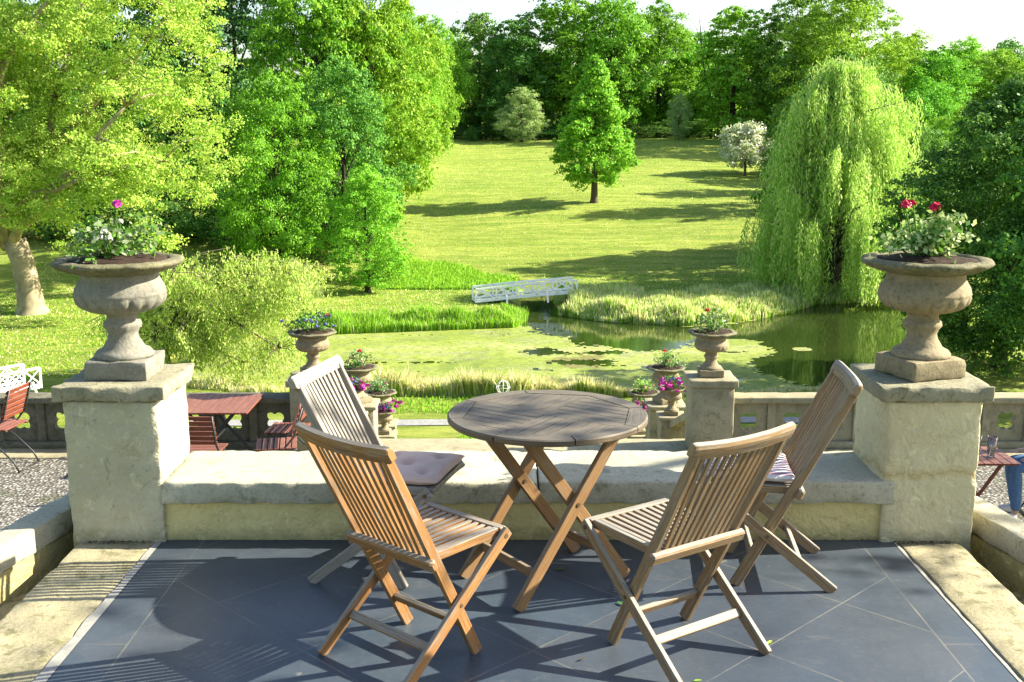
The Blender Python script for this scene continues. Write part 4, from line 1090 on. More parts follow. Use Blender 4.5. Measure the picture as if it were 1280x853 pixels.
# ------------------------------------------------------------------ trees
def fast_quads(name, V, mats, mi):
    """V: (n,4,3) array of leaf quads"""
    n = len(V); me = bpy.data.meshes.new(name)
    me.vertices.add(n * 4); me.vertices.foreach_set('co', np.ascontiguousarray(V, dtype=np.float32).ravel())
    me.loops.add(n * 4); me.loops.foreach_set('vertex_index', np.arange(n * 4, dtype=np.int32))
    me.polygons.add(n); me.polygons.foreach_set('loop_start', np.arange(0, n * 4, 4, dtype=np.int32))
    for m in mats: me.materials.append(M[m])
    me.polygons.foreach_set('material_index', np.asarray(mi, dtype=np.int32)); me.update(calc_edges=True)
    return me
def unit(v): return v / (np.linalg.norm(v, axis=-1, keepdims=True) + 1e-9)
def leaf_quads(rg, pos, out, leaf, aspect=.62, outw=.8, up=.35):
    n = len(pos); nrm = unit(out * outw + rg.normal(size=(n, 3)) * .75 + np.array([0, 0, up]))
    a = unit(np.cross(nrm, rg.normal(size=(n, 3)))); b = np.cross(nrm, a)
    L = leaf * rg.uniform(.6, 1.25, (n, 1))
    A = a * L * .5; B = b * L * .5 * aspect
    return np.stack([pos - A, pos + B - A * .1, pos + A, pos - B - A * .1], 1)
def crown_mesh(name, lobes, n, leaf, mats, probs, seed, K=16, spread=.17, up=.45, flat=.9):
    rg = np.random.default_rng(seed); lobes = np.asarray(lobes, float); m = len(lobes)
    w = lobes[:, 3] ** 2; w /= w.sum(); li = rg.choice(m, n, p=w)
    D = unit(rg.normal(size=(m, K, 3)) * np.array([1, 1, .85]) + np.array([0, 0, .18])); DR = rg.uniform(.62, 1.25, (m, K))
    ki = rg.integers(0, K, n); d = D[li, ki]; r = lobes[li, 3:4]
    c = lobes[li, :3] + d * r * DR[li, ki][:, None] * np.array([1, 1, flat])
    off = rg.normal(size=(n, 3)); off[:, 2] = off[:, 2] * .55 + .2 - .16 * (off[:, 0] ** 2 + off[:, 1] ** 2); off = off * r * spread * rg.uniform(.6, 1.5, (m, K))[li, ki][:, None] * np.array([1.12, 1.12, .95])
    pos = c + off
    # inner scatter so that the crown is not hollow
    inn = rg.random(n) < .13; pos[inn] = (lobes[li, :3] + rg.normal(size=(n, 3)) * r * .45)[inn]
    V = leaf_quads(rg, pos, unit(pos - lobes[li, :3]), leaf, up=up)
    mi = rg.choice(len(mats), n, p=probs)
    return fast_quads(name, V, mats, mi)
PROF = {'broad': lambda t: max(0.0, math.sin(math.pi * (t * .86 + .13))) ** .55, 'oval': lambda t: max(0.0, math.sin(math.pi * (t * .92 + .06))) ** .7,
        'cone': lambda t: min(1, .45 + t * 3.4) * (1 - t) ** .72 + .04, 'tall': lambda t: max(0.0, math.sin(math.pi * (t * .8 + .16))) ** .5}
def make_lobes(kind_, Hh, Wd, clear, m, seed, lr=(.12, .20)):
    rg = random.Random(seed); out = []
    for i in range(m):
        t = (i + .5) / m; t = min(1, max(0, t + rg.uniform(-.04, .04))); env = PROF[kind_](t) * Wd / 2
        r = Wd * rg.uniform(lr[0] * .75, lr[1] * 1.15) * (.65 + .35 * PROF[kind_](t)); r = min(r, max(env * .9, Wd * .07))
        a = i * 2.39996 + rg.uniform(-.5, .5); rad = max(0, env - r * .8) * rg.uniform(.5, 1.25)
        zc = clear * Hh + t * (Hh * (1 - clear) - 1.2 * r) + r * .5
        out.append((math.cos(a) * rad, math.sin(a) * rad, zc, r))
    return out
def trunk_mesh(name, Hh, lobes, clear, tr, mat, seed, limbs=10, flare=1.5, lean=(0, 0), sides=9):
    rg = random.Random(seed + 5); b = MB(); top = Hh * .86
    def ctr(z): f = z / top; return Vector((lean[0] * f + .04 * Hh * .2 * math.sin(f * 4 + seed) * f, lean[1] * f + .01 * Hh * math.cos(f * 5 + seed) * f, z))
    zs = [-.3, 0, .04 * Hh, .12 * Hh, .25 * Hh, .4 * Hh, .55 * Hh, .7 * Hh, top]
    rs = [tr * flare * 1.1, tr * flare, tr * 1.12, tr, tr * .9, tr * .7, tr * .5, tr * .3, tr * .08]
    b.tube([ctr(z) for z in zs], rs, sides + 3)
    big = sorted(lobes, key=lambda l: -l[3])[:limbs]
    for l in big:
        e = Vector(l[:3]); zs_ = max(clear * Hh * .75, min(e.z * .62, top * .7)); s0 = ctr(zs_); mid = (s0 * .5 + e * .5) + Vector((rg.uniform(-.05, .05) * Hh * .3, rg.uniform(-.05, .05) * Hh * .3, .03 * Hh))
        r0 = tr * .42 * (1 - zs_ / Hh * .6)
        b.tube([s0, s0 * .72 + mid * .28 + Vector((0, 0, .01 * Hh)), mid, e], [r0, r0 * .8, r0 * .55, r0 * .2], 6)
        for k_ in range(2):
            q = mid + Vector([rg.uniform(-1, 1) for _ in range(3)]) * l[3] * .9; b.tube([mid * .8 + s0 * .2, (mid + q) * .5 + Vector((0, 0, .02 * Hh)), q], [r0 * .4, r0 * .3, r0 * .1], 5)
    me = bpy.data.meshes.new(name); me.from_pydata([tuple(v) for v in b.v], [], b.f); me.materials.append(M[mat]); me.polygons.foreach_set('use_smooth', [True] * len(me.polygons)); me.update()
    return me
TREE_GROUP = {}
def place_tree(tm, cm, label, cat, x, y, s, rz, mats=None, group=None, zoff=0.0, name='broadleaf_tree'):
    z = float(terr(x, y)); t = thing(name, label, cat, (x, y, z - .05 + zoff), rz, group); t.scale = s
    for nm, me in (('trunk', tm), ('crown', cm)):
        o = bpy.data.objects.new(nm, me); COL.objects.link(o); o.parent = t
        if nm == 'crown' and mats:
            for i, m in enumerate(mats):
                if i < len(o.material_slots): o.material_slots[i].link = 'OBJECT'; o.material_slots[i].material = M[m]
    return t
PROTO = {}
def proto(key, kind_, Wd, clear, m, n, leaf, seed, K=16, tr=.20, lr=(.12, .20), sp=.155):
    lb = make_lobes(kind_, 10, Wd, clear, m, seed, lr); PROTO[key] = (trunk_mesh('trunk', 10, lb, clear, tr, 'bark_dark', seed), crown_mesh('crown', lb, n, leaf, ['leaf_mid', 'leaf_dark'], [.7, .3], seed, K, sp))
proto('b1', 'broad', 8.6, .03, 40, 40000, .19, 1, 13, lr=(.10, .16)); proto('b2', 'broad', 8.0, .02, 44, 40000, .19, 2, 13, lr=(.10, .16)); proto('b3', 'tall', 6.6, .03, 44, 40000, .18, 3, 13, lr=(.10, .16)); proto('t1', 'tall', 5.6, .05, 40, 38000, .18, 4, 13, lr=(.10, .17))
proto('o1', 'oval', 7.2, .04, 40, 38000, .18, 6, 13, lr=(.10, .16)); proto('s1', 'broad', 9.5, .0, 26, 16000, .26, 8, 14)
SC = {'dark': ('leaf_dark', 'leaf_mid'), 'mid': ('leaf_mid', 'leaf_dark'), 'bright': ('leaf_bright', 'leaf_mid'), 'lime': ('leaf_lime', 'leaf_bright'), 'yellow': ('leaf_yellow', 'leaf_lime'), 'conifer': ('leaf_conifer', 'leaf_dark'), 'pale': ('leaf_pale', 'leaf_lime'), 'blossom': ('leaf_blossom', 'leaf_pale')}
proto('b2h', 'broad', 8.6, .02, 58, 64000, .15, 12, 13, lr=(.09, .15), sp=.15); proto('b3h', 'tall', 7.2, .03, 62, 66000, .145, 13, 13, lr=(.09, .14), sp=.15); proto('o1h', 'oval', 7.4, .05, 46, 50000, .15, 16, 13, lr=(.09, .15), sp=.15)
def T(px, Y, top, wpx, key, col, label, group='trees of the park wood', rz=None, name='broadleaf_tree', cat='tree'):
    x = atY(px, 250, Y).x; z = float(terr(x, Y)); Hh = atY(px, top, Y).z - z; d = Y * math.cos(P) + (H - z - Hh / 2) * math.sin(P); Wm = wpx * d / F
    base_w = {'b1': 8.6, 'b2': 8.0, 'b3': 6.6, 't1': 5.6, 'o1': 7.2, 's1': 9.5, 'b2h': 8.6, 'b3h': 7.2, 'o1h': 7.4}[key]
    sw = Wm / base_w
    return place_tree(*PROTO[key], label, cat, x, Y, (sw, sw, Hh / 10), random.uniform(0, 6.28) if rz is None else rz, SC[col], group, name=name)
# wood along the crest of the meadow: (pixel column, distance, top row, width, prototype, colour, label)
WOOD = [
 (548, 196, 22, 96, 'b1', 'lime', 'rounded wood tree where the crest meets the tall lime green tree'),
 (600, 206, 14, 112, 'b2', 'mid', 'dark blue green tree under the open gap of sky'),
 (648, 198, 18, 112, 'b3', 'dark', 'broad dark tree behind the pale bush on the crest'),
 (706, 202, -28, 145, 'b3', 'bright', 'tall dark tree rising behind the lone tree of the meadow'),
 (762, 199, -22, 135, 'b1', 'bright', 'tall sunlit tree on the crest directly behind the lone tree top'),
 (820, 203, 0, 124, 'o1', 'bright', 'mid green crest tree between the lone tree and the thin stemmed trees'),
 (866, 208, 38, 110, 'b2', 'bright', 'lower green tree behind the pale yellow sapling'),
 (912, 187, 10, 108, 't1', 'lime', 'slim tree with several bare stems above the blossom bush'),
 (950, 205, 40, 110, 'o1', 'mid', 'dark tree between the slim stems and the huge yellow green tree'),
 (985, 186, -20, 130, 'b3', 'mid', 'dark flank tree left in shade beside the huge yellow green tree'),
 (1050, 176, -22, 190, 'b2h', 'lime', 'huge yellow green tree towering behind the weeping willow'),
 (1112, 200, 46, 100, 'b2', 'bright', 'tree filling the gap beside the huge yellow green tree'),
 (1160, 170, 58, 120, 'o1', 'bright', 'rounded bright tree on the skyline beyond the willow'),
 (1195, 215, 46, 120, 'b1', 'lime', 'pale green skyline tree highest over the dark pond tree'),
 (1240, 200, 60, 120, 'b2', 'lime', 'skyline tree with soft outline above the dark pond tree'),
 (1290, 205, 56, 120, 'b1', 'mid', 'farthest skyline tree cut by the picture edge'),
 (1350, 190, 50, 140, 'b2', 'mid', 'skyline tree outside the picture edge'),
 (490, 200, 5, 110, 'b2', 'lime', 'crest tree partly hidden by the tall lime green tree'),
 (430, 190, -20, 130, 'b1', 'dark', 'crest tree hidden behind the tall lime green tree'),
]
for (px, Y, top, w, key, col, lb) in WOOD: T(px, Y, top, w, key, col, lb)
# second rank fills the gaps between trunks
for i, px in enumerate(range(500, 1340, 62)):
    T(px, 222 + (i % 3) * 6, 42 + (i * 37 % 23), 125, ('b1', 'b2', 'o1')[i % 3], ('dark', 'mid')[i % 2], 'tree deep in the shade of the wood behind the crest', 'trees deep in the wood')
# understorey along the wood edge
US = 'dark bush in the shade at the foot of the wood'
for i, px in enumerate(range(520, 1010, 44)):
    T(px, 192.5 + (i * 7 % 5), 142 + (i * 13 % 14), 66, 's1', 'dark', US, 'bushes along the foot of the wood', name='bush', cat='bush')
T(652, 187, 108, 62, 'b2', 'pale', 'pale yellow flowering bush standing out before the dark crest trees', 'bushes along the foot of the wood', name='bush', cat='bush')
T(846, 187, 115, 32, 'o1', 'pale', 'small pale yellow sapling at the wood edge beside the lone tree', 'bushes along the foot of the wood', name='bush', cat='bush')
T(513, 178, 165, 26, 's1', 'pale', 'low greyish bush at the top corner of the meadow', 'bushes along the foot of the wood', name='bush', cat='bush')
T(590, 190, 157, 20, 's1', 'dark', 'tiny dark bush alone on the crest line', 'bushes along the foot of the wood', name='bush', cat='bush')
# thin bare stems in front of the slim tree
for (px, lb) in ((897, 'slender pale bare trunk on the crest above the blossom bush'), (888, 'thinner leaning bare trunk on the crest above the blossom bush')):
    x = atY(px, 180, 190).x; z = float(terr(x, 190)); b = MB()
    b.tube([(0, 0, -.3), (.2, 0, 5), (-.3 if px > 890 else -1.6, 0, 12), (.4 if px > 890 else -2.4, 0, 19)], [.24, .19, .14, .05], 8)
    b.tube([(0, 0, 8), (1.5, 0, 12), (3.6, 0, 17)], [.12, .08, .03], 6); b.tube([(-.1, 0, 10), (-1.6, .3, 14), (-3, .3, 18)], [.10, .07, .03], 6)
    t = thing('bare_tree', lb, 'tree', (x, 190, z), 0, 'bare stems at the crest'); b.build('trunk', 'bark', t, True)

# trees on the right slope behind the willow (their shadows streak the meadow)
T(1075, 138, 92, 130, 'b2', 'dark', 'dark green tree right behind the willow top'); T(1150, 128, 98, 120, 'b1', 'bright', 'bright rounded tree between willow and dark pond tree')
T(1118, 92, 135, 130, 'b2h', 'mid', 'leafy green tree at the water just beyond the willow'); T(1030, 111, 72, 130, 'b2', 'mid', 'tree hidden behind the willow curtain')
T(1048, 87, 78, 180, 'b2', 'dark', 'dark tree wholly behind the willow curtain'); T(1085, 90, 78, 130, 'b1', 'mid', 'second tree hidden in the lee of the willow')
T(1040, 124, 85, 100, 'o1', 'mid', 'mid green tree seen through the top of the willow'); T(1045, 165, 60, 110, 'b2', 'mid', 'tree between the blossom tree and the huge yellow green tree')
T(1205, 108, 130, 160, 'b2h', 'lime', 'sunlit green tree showing over the dark pond tree'); T(1285, 96, 110, 180, 'b2', 'mid', 'dense dark tree behind the dark pond tree')
T(1380, 112, 80, 200, 'b1', 'dark', 'dense tree beyond the picture edge'); T(1200, 84, 255, 130, 's1', 'dark', 'dark shrub on the far shore beneath the trees', 'bushes on the far shore', name='bush', cat='bush')
T(1130, 150, 120, 110, 'b3', 'mid', 'mid green tree on the slope over the willow shoulder'); T(1005, 146, 105, 90, 'b2', 'mid', 'tree beside the blossom bush behind the willow')
T(1350, 84, 150, 190, 'b2', 'dark', 'large tree beyond the picture edge by the water')

# trees on the bank to the left
T(462, 101, -60, 175, 'b3h', 'lime', 'huge lime green tree towering over the head of the meadow', rz=1.0)
T(508, 122, 5, 100, 'b2h', 'lime', 'yellow green tree leaning over the meadow edge')
T(535, 158, 28, 76, 'b2', 'lime', 'yellowish tree at the corner of meadow and wood')
T(430, 84, 70, 150, 'b3h', 'mid', 'vivid green tree with drooping sunlit boughs', rz=2.2)
T(345, 80, 86, 165, 'b2h', 'bright', 'bright maple in front of the dark wood beside the plane tree', rz=.4)
T(400, 98, -70, 190, 'b3h', 'bright', 'tall mid green tree rising behind the bright maple')
T(300, 118, -80, 170, 'b3', 'conifer', 'very tall dark tree directly behind the maple crown')
T(215, 112, -40, 180, 'b2', 'dark', 'dark tree glimpsed through the plane tree branches')
T(110, 108, -60, 190, 'b1', 'dark', 'broad dark tree behind the middle of the plane tree')
T(10, 104, -40, 190, 'b2', 'mid', 'shaded tree behind the plane tree trunk'); T(-90, 98, -60, 200, 'b1', 'dark', 'dark tree beyond the picture edge behind the plane tree')
for i, px in enumerate((-40, 60, 150, 240, 300, 360, 420)):
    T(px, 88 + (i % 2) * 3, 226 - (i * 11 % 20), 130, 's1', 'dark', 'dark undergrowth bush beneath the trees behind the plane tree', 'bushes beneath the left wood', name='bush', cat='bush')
T(457, 75.5, 205, 120, 'o1h', 'lime', 'young bright green tree with a thin trunk at the bank', rz=2.0)
T(478, 79, 290, 60, 's1', 'bright', 'leafy shrub beside the young bright tree', 'bushes at the bank', name='bush', cat='bush')
T(368, 71, 322, 60, 's1', 'pale', 'grey green rounded bush by the weeping shrub', 'bushes at the bank', name='bush', cat='bush')

def unique_tree(label, px, Y, top, wpx, kind_, m, n, leaf, mats, probs, seed, clear, bark, tr, K=18, lr=(.11, .19), name='broadleaf_tree', limbs=12, spread=.18, group=None, lean=(0, 0), dx=0):
    x = atY(px, 300, Y).x; z = float(terr(x, Y)); Hh = atY(px, top, Y).z - z; d = Y * math.cos(P) + (H - z - Hh / 2) * math.sin(P); Wd = wpx * d / F
    lb = make_lobes(kind_, Hh, Wd, clear, m, seed, lr); lb = [(a + lean[0] * c / Hh + dx, b_ + lean[1] * c / Hh, c, r) for a, b_, c, r in lb]
    return place_tree(trunk_mesh('trunk', Hh, lb, clear, tr, bark, seed, limbs, lean=lean), crown_mesh('crown', lb, n, leaf, mats, probs, seed, K, spread), label, 'tree', x, Y, (1, 1, 1), 0, None, group, name=name), Hh, Wd
unique_tree('lone conical lime tree standing free in the sunlit meadow', 742, 114.5, 70, 116, 'cone', 70, 48000, .28, ['leaf_lime', 'leaf_bright'], [.65, .35], 21, .13, 'bark', .32, lr=(.08, .13))
unique_tree('white blossoming small tree at the meadow edge beside the willow', 928, 143, 150, 72, 'broad', 30, 9000, .36, ['leaf_blossom', 'leaf_pale'], [.42, .58], 22, .16, 'bark', .16, lr=(.07, .16), spread=.27, name='blossom_tree')
unique_tree('big dark tree over the pond behind the warm stone urn', 1262, 52.5, 100, 270, 'broad', 135, 170000, .16, ['leaf_dark', 'leaf_mid'], [.78, .22], 23, .03, 'bark_dark', .30, K=20, lr=(.06, .11))
unique_tree('dark tree overhanging the lawn at the edge of the picture', 1390, 46, 20, 240, 'broad', 40, 26000, .26, ['leaf_dark', 'leaf_mid'], [.7, .3], 24, .12, 'bark_dark', .35, K=18)

def plane_tree():
    Y = 67.5; bx = atY(40, 388, Y).x; z = float(terr(bx, Y)); rg = random.Random(3)
    t = thing('plane_tree', 'large yellow green plane tree with pale mottled trunk', 'tree', (bx, Y, z - .05), 0)
    px_m = 1420 / 70.0
    W_ = lambda px, py, dy=0: Vector(((px - 40) / px_m, dy, (388 - py) / px_m))      # crown laid out in metres round the trunk
    b = MB()
    b.tube([(.0, 0, -.3), (0, 0, 0), (-.03, 0, .5), (-.12, 0, 1.8), (-.32, 0, 3.2), (-.7, 0, 4.4)], [1.4, 1.05, .80, .68, .66, .66], 16)
    limbs = [((-1.1, 0, 4.0), W_(-60, 190, 1), W_(-120, 60, 2), .42), ((-1.2, 0, 4.3), W_(0, 180, -1), W_(20, -40, -1.5), .45), ((-1.0, 0, 4.2), W_(60, 200, 1.5), W_(110, 20, 2.5), .42),
             ((-1.0, 0, 3.9), W_(85, 240, -1.8), W_(190, 140, -3), .36), ((-1.0, 0, 4.1), W_(30, 210, -2.5), W_(60, 60, -4), .34), ((-1.1, 0, 4.1), W_(-80, 240, -2), W_(-160, 180, -3), .32),
             (W_(60, 200, 1.5), W_(140, 120, 1), W_(230, 30, 1), .26), (W_(85, 240, -1.8), W_(160, 210, -3), W_(235, 200, -4), .2), (W_(0, 180, -1), W_(55, 100, -3), W_(140, -20, -3), .28)]
    lobes = []
    for p0, p1, p2, r in limbs:
        p0, p1, p2 = Vector(p0), Vector(p1), Vector(p2); pts = []
        for i in range(7):
            s_ = i / 6; q = p0 * (1 - s_) ** 2 + p1 * 2 * s_ * (1 - s_) + p2 * s_ * s_
            q += Vector((rg.uniform(-.25, .25), rg.uniform(-.25, .25), rg.uniform(-.15, .15))) * (1 if 0 < i < 6 else 0); pts.append(q)
        b.tube(pts, [r * (1 - .13 * i) for i in range(7)], 8)
        for i in range(2, 7):
            for k_ in range(3):
                e = pts[i] + Vector((rg.gauss(0, 1.5), rg.gauss(0, 1.7), rg.uniform(-1.4, 1.6))); mid = (pts[i] + e) * .5 + Vector((0, 0, .35))
                b.tube([pts[i], mid, e], [r * .28, r * .18, .02], 5); lobes.append((*e, rg.uniform(.9, 1.6)))
    b.build('trunk', 'bark_pale', t, True)
    # crown envelope: filled from pixel-shaped outline in real metres
    while len(lobes) < 265:
        px = rg.uniform(-180, 300); py = rg.uniform(-120, 318); q = W_(px, py)
        right = 300 - max(0, (py - 150)) * .38 - max(0, -py) * .25
        if px > right - 14: continue
        if py > 250 and not (-90 < px < 262): continue
        if py > 290 and px < 70: continue
        dep = 4.6 * math.sqrt(max(0, 1 - ((px - 60) / 260) ** 2)); dy = rg.uniform(-1, 1) * dep
        if py > 225 and abs(dy) < 1: continue
        lobes.append((q.x, dy, q.z, rg.uniform(.75, 1.35)))
    me = crown_mesh('crown', lobes, 190000, .18, ['leaf_yellow', 'leaf_lime'], [.78, .22], 31, 12, .20, flat=.8)
    o = bpy.data.objects.new('crown', me); COL.objects.link(o); o.parent = t
plane_tree()

def strands(rg, starts, lens, outv, leaf, per, wid, sway=.15):
    """hanging shoots hung with narrow leaves -> quads"""
    Q = []
    for s_, L, o_ in zip(starts, lens, outv):
        n = max(3, int(L * per)); t = np.linspace(0, 1, n) + rg.uniform(-.3, .3, n) / n
        k_ = o_ * (1 - np.exp(-t * 2.2))[:, None]
        p = s_ + k_ * np.array([1, 1, 0]) + np.stack([sway * np.sin(t * 5 + rg.random() * 6) * t, sway * np.cos(t * 4 + rg.random() * 6) * t, -t * L + .25 * L * .3 * np.sin(np.pi * np.minimum(t * 2.5, 1)) * 0], 1)
        p += rg.normal(size=p.shape) * np.array([.07, .07, .03])
        d = unit(np.array([0, 0, -1.0]) + rg.normal(size=(n, 3)) * .38); sd = unit(np.cross(d, rg.normal(size=(n, 3))))
        Lf = leaf * rg.uniform(.6, 1.3, (n, 1)); Q.append(np.stack([p, p + d * Lf * .5 + sd * wid, p + d * Lf, p + d * Lf * .5 - sd * wid], 1))
    return np.concatenate(Q)
def willow():
    Y = 76.5; x0 = atY(1040, 360, Y).x; z0 = float(terr(x0, Y)); z0 = max(z0, WZ + .25); rg = np.random.default_rng(9); r_ = random.Random(4)
    t = thing('weeping_willow', 'tall weeping willow with trailing yellow green curtains at the pond', 'tree', (x0, Y, z0 - .1), 0)
    Hh = atY(1040, 66, Y).z - z0; px_m = 18.2
    b = MB(); b.tube([(0, 0, -.4), (0, 0, .5), (.1, 0, 4), (-.2, 0, 8), (-.1, 0, Hh * .75), (.1, 0, Hh * .92)], [.75, .6, .48, .36, .2, .06], 12)
    S_, L_, O_ = [], [], []
    prof = [(.0, 5.0), (.12, 5.8), (.3, 5.9), (.5, 5.3), (.68, 4.4), (.82, 3.4), (.92, 2.3), (1.0, .8)]
    env = lambda f: float(np.interp(f, [p[0] for p in prof], [p[1] for p in prof]))
    nb = 96
    for i in range(nb):
        f = .26 + .73 * ((i + .5) / nb) ** .85; a = i * 2.39996 + r_.uniform(-.3, .3); R0 = env(f) * r_.uniform(.5, 1.12); asym = 1 + .10 * math.cos(a)
        tip = Vector((math.cos(a) * R0 * asym, math.sin(a) * R0 * .95, f * Hh)); st = Vector((0, 0, max(1.5, f * Hh - 1.6 - R0 * .35))); mid = st * .45 + tip * .55 + Vector((0, 0, .9))
        if f > .96: tip.z = Hh * .97
        b.tube([st, mid, tip], [.12, .07, .02], 5)
        for k_ in range(52):
            s_ = r_.uniform(.45, 1.06); c = st * (1 - s_) ** 2 + mid * 2 * s_ * (1 - s_) + tip * s_ * s_ + Vector((r_.gauss(0, .36), r_.gauss(0, .36), r_.gauss(0, .2)))
            room = c.z - .2; L = min(room, r_.uniform(1.4, 4.4) * (1.0 if f < .8 else .7) + (3.5 if f < .5 else 0)); o2 = Vector((math.cos(a), math.sin(a), 0)) * r_.uniform(.1, .6)
            S_.append(np.array(c)); L_.append(max(.6, L)); O_.append(np.array(o2))
    b.build('trunk', 'bark', t, True)
    V = strands(rg, S_, L_, O_, .34, 8.5, .034)
    V2 = strands(rg, S_[::2], [l * .7 for l in L_[::2]], O_[::2], .30, 6, .045)
    V = np.concatenate([V, V2]); mi = rg.choice(2, len(V), p=[.8, .2])
    me = fast_quads('crown', V, ['leaf_willow', 'leaf_lime'], mi); o = bpy.data.objects.new('crown', me); COL.objects.link(o); o.parent = t
willow()
def weeping_shrub():
    Y = 50.0; bx = atY(205, 400, Y).x; z0 = float(terr(bx, Y)); z0 = max(z0, -9.7); rg = np.random.default_rng(12); r_ = random.Random(6); px_m = 27.5
    t = thing('weeping_shrub', 'sprawling yellow green weeping shrub at the duckweed edge', 'shrub', (bx, Y, z0 - .1), 0)
    b = MB(); S_, L_, O_ = [], [], []; lob = []
    W_ = lambda px, py, dy=0: Vector(((px - 205) / px_m, dy, max(.1, (492 - py) / px_m * .90)))
    trunks = [([(205, 492), (203, 430), (225, 385), (275, 350)], .13), ([(205, 470), (195, 420), (205, 370), (225, 330)], .10), ([(203, 440), (240, 400), (290, 400), (345, 440)], .09),
              ([(225, 385), (262, 345), (310, 325), (355, 335)], .08), ([(210, 400), (240, 420), (262, 445), (300, 462)], .06), ([(275, 350), (300, 370), (330, 375), (350, 372)], .05), ([(205, 420), (180, 400), (170, 380), (160, 390)], .06)]
    for pts, r in trunks:
        P_ = [W_(px, py, r_.uniform(-.6, .6)) for px, py in pts]; b.tube(P_, [r, r * .8, r * .6, r * .3], 7)
        for i in range(1, 4):
            for k_ in range(15):
                e = P_[i] + Vector((r_.gauss(.3, 1.0), r_.gauss(0, 1.1), r_.gauss(.25, .55))); e.z = max(.35, e.z * .93); mid = (P_[i] + e) * .5 + Vector((0, 0, .25)); b.tube([P_[i], mid, e], [r * .28, r * .18, .012], 4)
                for q in range(9):
                    c = mid * (1 - q / 8) + e * (q / 8) + Vector((r_.gauss(0, .22), r_.gauss(0, .22), r_.gauss(0, .16)))
                    S_.append(np.array(c)); L_.append(max(.25, min(c.z - .05, r_.uniform(.25, .8)))); O_.append(np.array((r_.gauss(.15, .3), r_.gauss(0, .3), 0)))
    b.build('trunk', 'bark', t, True)
    V = strands(rg, S_, L_, O_, .16, 26, .028, .06); me = fast_quads('crown', V, ['leaf_willow', 'leaf_lime'], rg.choice(2, len(V), p=[.75, .25])); o = bpy.data.objects.new('crown', me); COL.objects.link(o); o.parent = t
weeping_shrub()

terrace_tree()
# ------------------------------------------------------------------ plants in the urns
def potplant(label, cat, loc, s, leafm, n, flowers, seed, group, hgt=.16, rad=.16, leaf=.033):
    """flowers: list of (x, y, z, size, material, stem?)"""
    rg = np.random.default_rng(seed); r_ = random.Random(seed)
    t = thing('urn_plant', label, cat, loc, 0, group); t.scale = (s, s, s)
    lobes = [(r_.gauss(0, rad * .45), r_.gauss(0, rad * .45), r_.uniform(.03, hgt), r_.uniform(.045, .075)) for _ in range(16)]
    me = crown_mesh('foliage', lobes, n, leaf, leafm, [.6, .4] if len(leafm) > 1 else [1.0], seed, 9, .36); o = bpy.data.objects.new('foliage', me); COL.objects.link(o); o.parent = t
    b = MB()
    for i in range(16): e = lobes[i]; b.tube([(e[0] * .3, e[1] * .3, -.01), (e[0] * .7, e[1] * .7, e[2] * .5), e[:3]], [.005, .004, .002], 5)
    b.build('stems', 'leaf_pot', t)
    for (x, y, z, sz, mt, stem) in flowers:
        # flower head: a dome of folded petals
        m_ = 26; th = rg.uniform(0, 2 * math.pi, m_); ph = np.arccos(rg.uniform(-.25, 1, m_)); d = np.stack([np.cos(th) * np.sin(ph), np.sin(th) * np.sin(ph), np.cos(ph)], 1)
        V = leaf_quads(rg, np.array([x, y, z]) + d * sz * .7, d, sz * .95, .95, 1.6, .1); me = fast_quads('flower', V, [mt], np.zeros(m_)); f = bpy.data.objects.new('flower', me); COL.objects.link(f); f.parent = t
        if stem: b = MB(); b.tube([(x * .4, y * .4, 0), (x * .8, y * .8, z * .6), (x, y, z - sz * .4)], [.004, .0035, .003], 6); b.build('stem', 'leaf_pot', t)
Z1 = .757 + .565
potplant('white and yellow flowers with one magenta geranium in the grey urn', 'plant', (-1.87, YB + .20, Z1), 1.0, ['leaf_pot', 'leaf_grey'], 950,
    [(.045, -.05, .25, .027, 'petal_magenta', True), (.02, -.16, .135, .020, 'petal_white', True), (-.012, -.16, .110, .022, 'petal_white', True), (.035, -.15, .105, .018, 'petal_white', True), (.07, -.08, .175, .014, 'petal_white', True)], 41, 'plants in the stone urns')
potplant('variegated leaves with crimson geranium heads in the warm urn', 'plant', (1.945, YB + .20, Z1 + .005), 1.0, ['leaf_variegated', 'leaf_pot'], 1250,
    [(-.13, -.05, .245, .030, 'petal_crimson', True), (-.09, -.04, .25, .018, 'petal_crimson', True), (.0, -.08, .235, .029, 'petal_crimson', True), (-.02, .0, .16, .012, 'petal_white', True)], 42, 'plants in the stone urns')
rf = .565
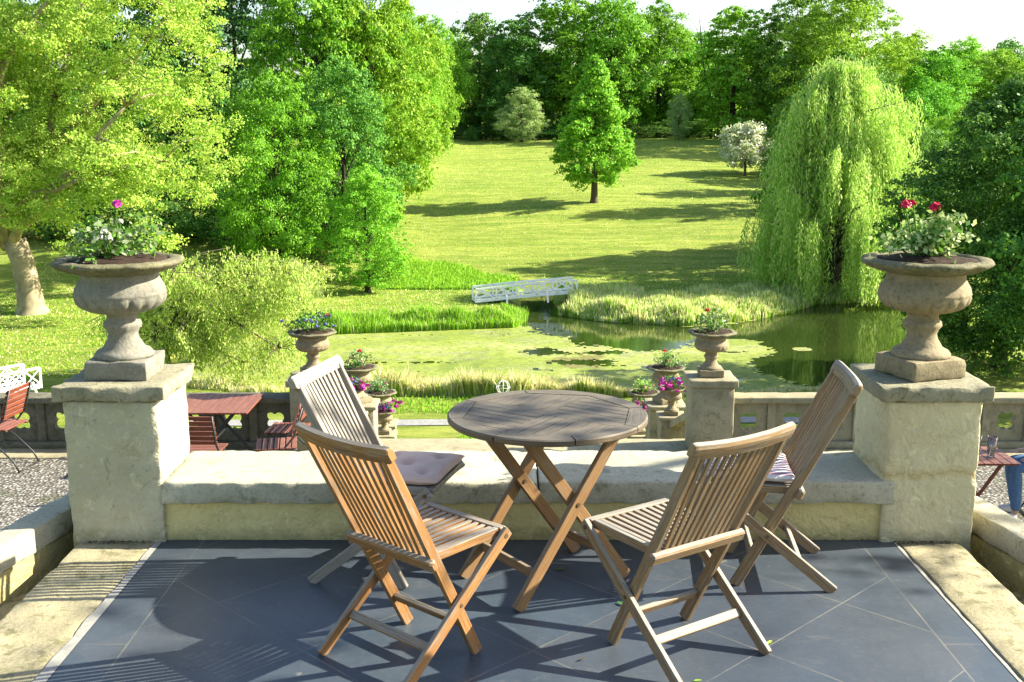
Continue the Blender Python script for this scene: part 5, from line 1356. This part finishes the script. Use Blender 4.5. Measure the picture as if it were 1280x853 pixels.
def small_flowers(seed, k_, mt, lo=.06, hi=.16, rad=.15, sz=.022):
    r_ = random.Random(seed); return [(r_.gauss(0, rad * .6), r_.gauss(-.03, rad * .6), r_.uniform(lo, hi), sz * r_.uniform(.7, 1.2), mt, False) for _ in range(k_)]
potplant('deep blue flowers with dark leaves in the urn behind the grey chair', 'plant', (-X1, 13.8, -1.17 + rf), 1.25, ['leaf_pot', 'leaf_dark'], 420, small_flowers(1, 22, 'petal_blue', .04, .15, .19) + [(.17, -.05, .17, .018, 'petal_red', True)], 43, 'plants in the stone urns')
potplant('grey green leaves with one red flower in the urn by the sunlit balustrade', 'plant', (X1, 13.8, -1.17 + rf), 1.25, ['leaf_pot', 'leaf_grey'], 460, [(-.06, -.05, .21, .026, 'petal_red', True)] + small_flowers(2, 5, 'petal_white', .08, .15, .16, .014), 44, 'plants in the stone urns')
for sg, lb in ((-1, 'behind the grey chair'), (1, 'below the sunlit tall pedestal')):
    potplant('leafy plant with a red flower in the upper stair urn ' + lb, 'plant', (sg * X1, row2, z2 + rf * 1.05), 1.3, ['leaf_pot', 'leaf_grey'], 400, [(-.03 * sg, -.04, .20, .028, 'petal_red', True)] + small_flowers(3 + sg, 4, 'petal_pink', .06, .12), 45 + sg, 'plants in the stone urns')
    potplant('loose green plant in the lowest stair urn ' + lb, 'plant', (sg * X1, row3, z3 + rf * 1.05), 1.3, ['leaf_grey', 'leaf_pot'] if sg < 0 else ['leaf_lime', 'leaf_grey'], 400, small_flowers(5 + sg, 4, 'petal_pink', .06, .12), 48 + sg, 'plants in the stone urns')
    for (px, py, Y, nm) in ((840, 485, 16.3, 'upper'), (800, 514, 19.2, 'lower')):
        q = atY(px, py, Y); potplant('purple and pink petunias in the %s small stair urn %s' % (nm, lb), 'plant', (sg * q.x, Y, q.z + .005), 1.05, ['leaf_pot'], 160, small_flowers(int(px) + sg, 22, 'petal_magenta', .0, .13, .19, .040) + small_flowers(int(px) + sg + 7, 8, 'petal_blue', .05, .13, .15, .026), int(px) + sg, 'petunias on the garden stair')
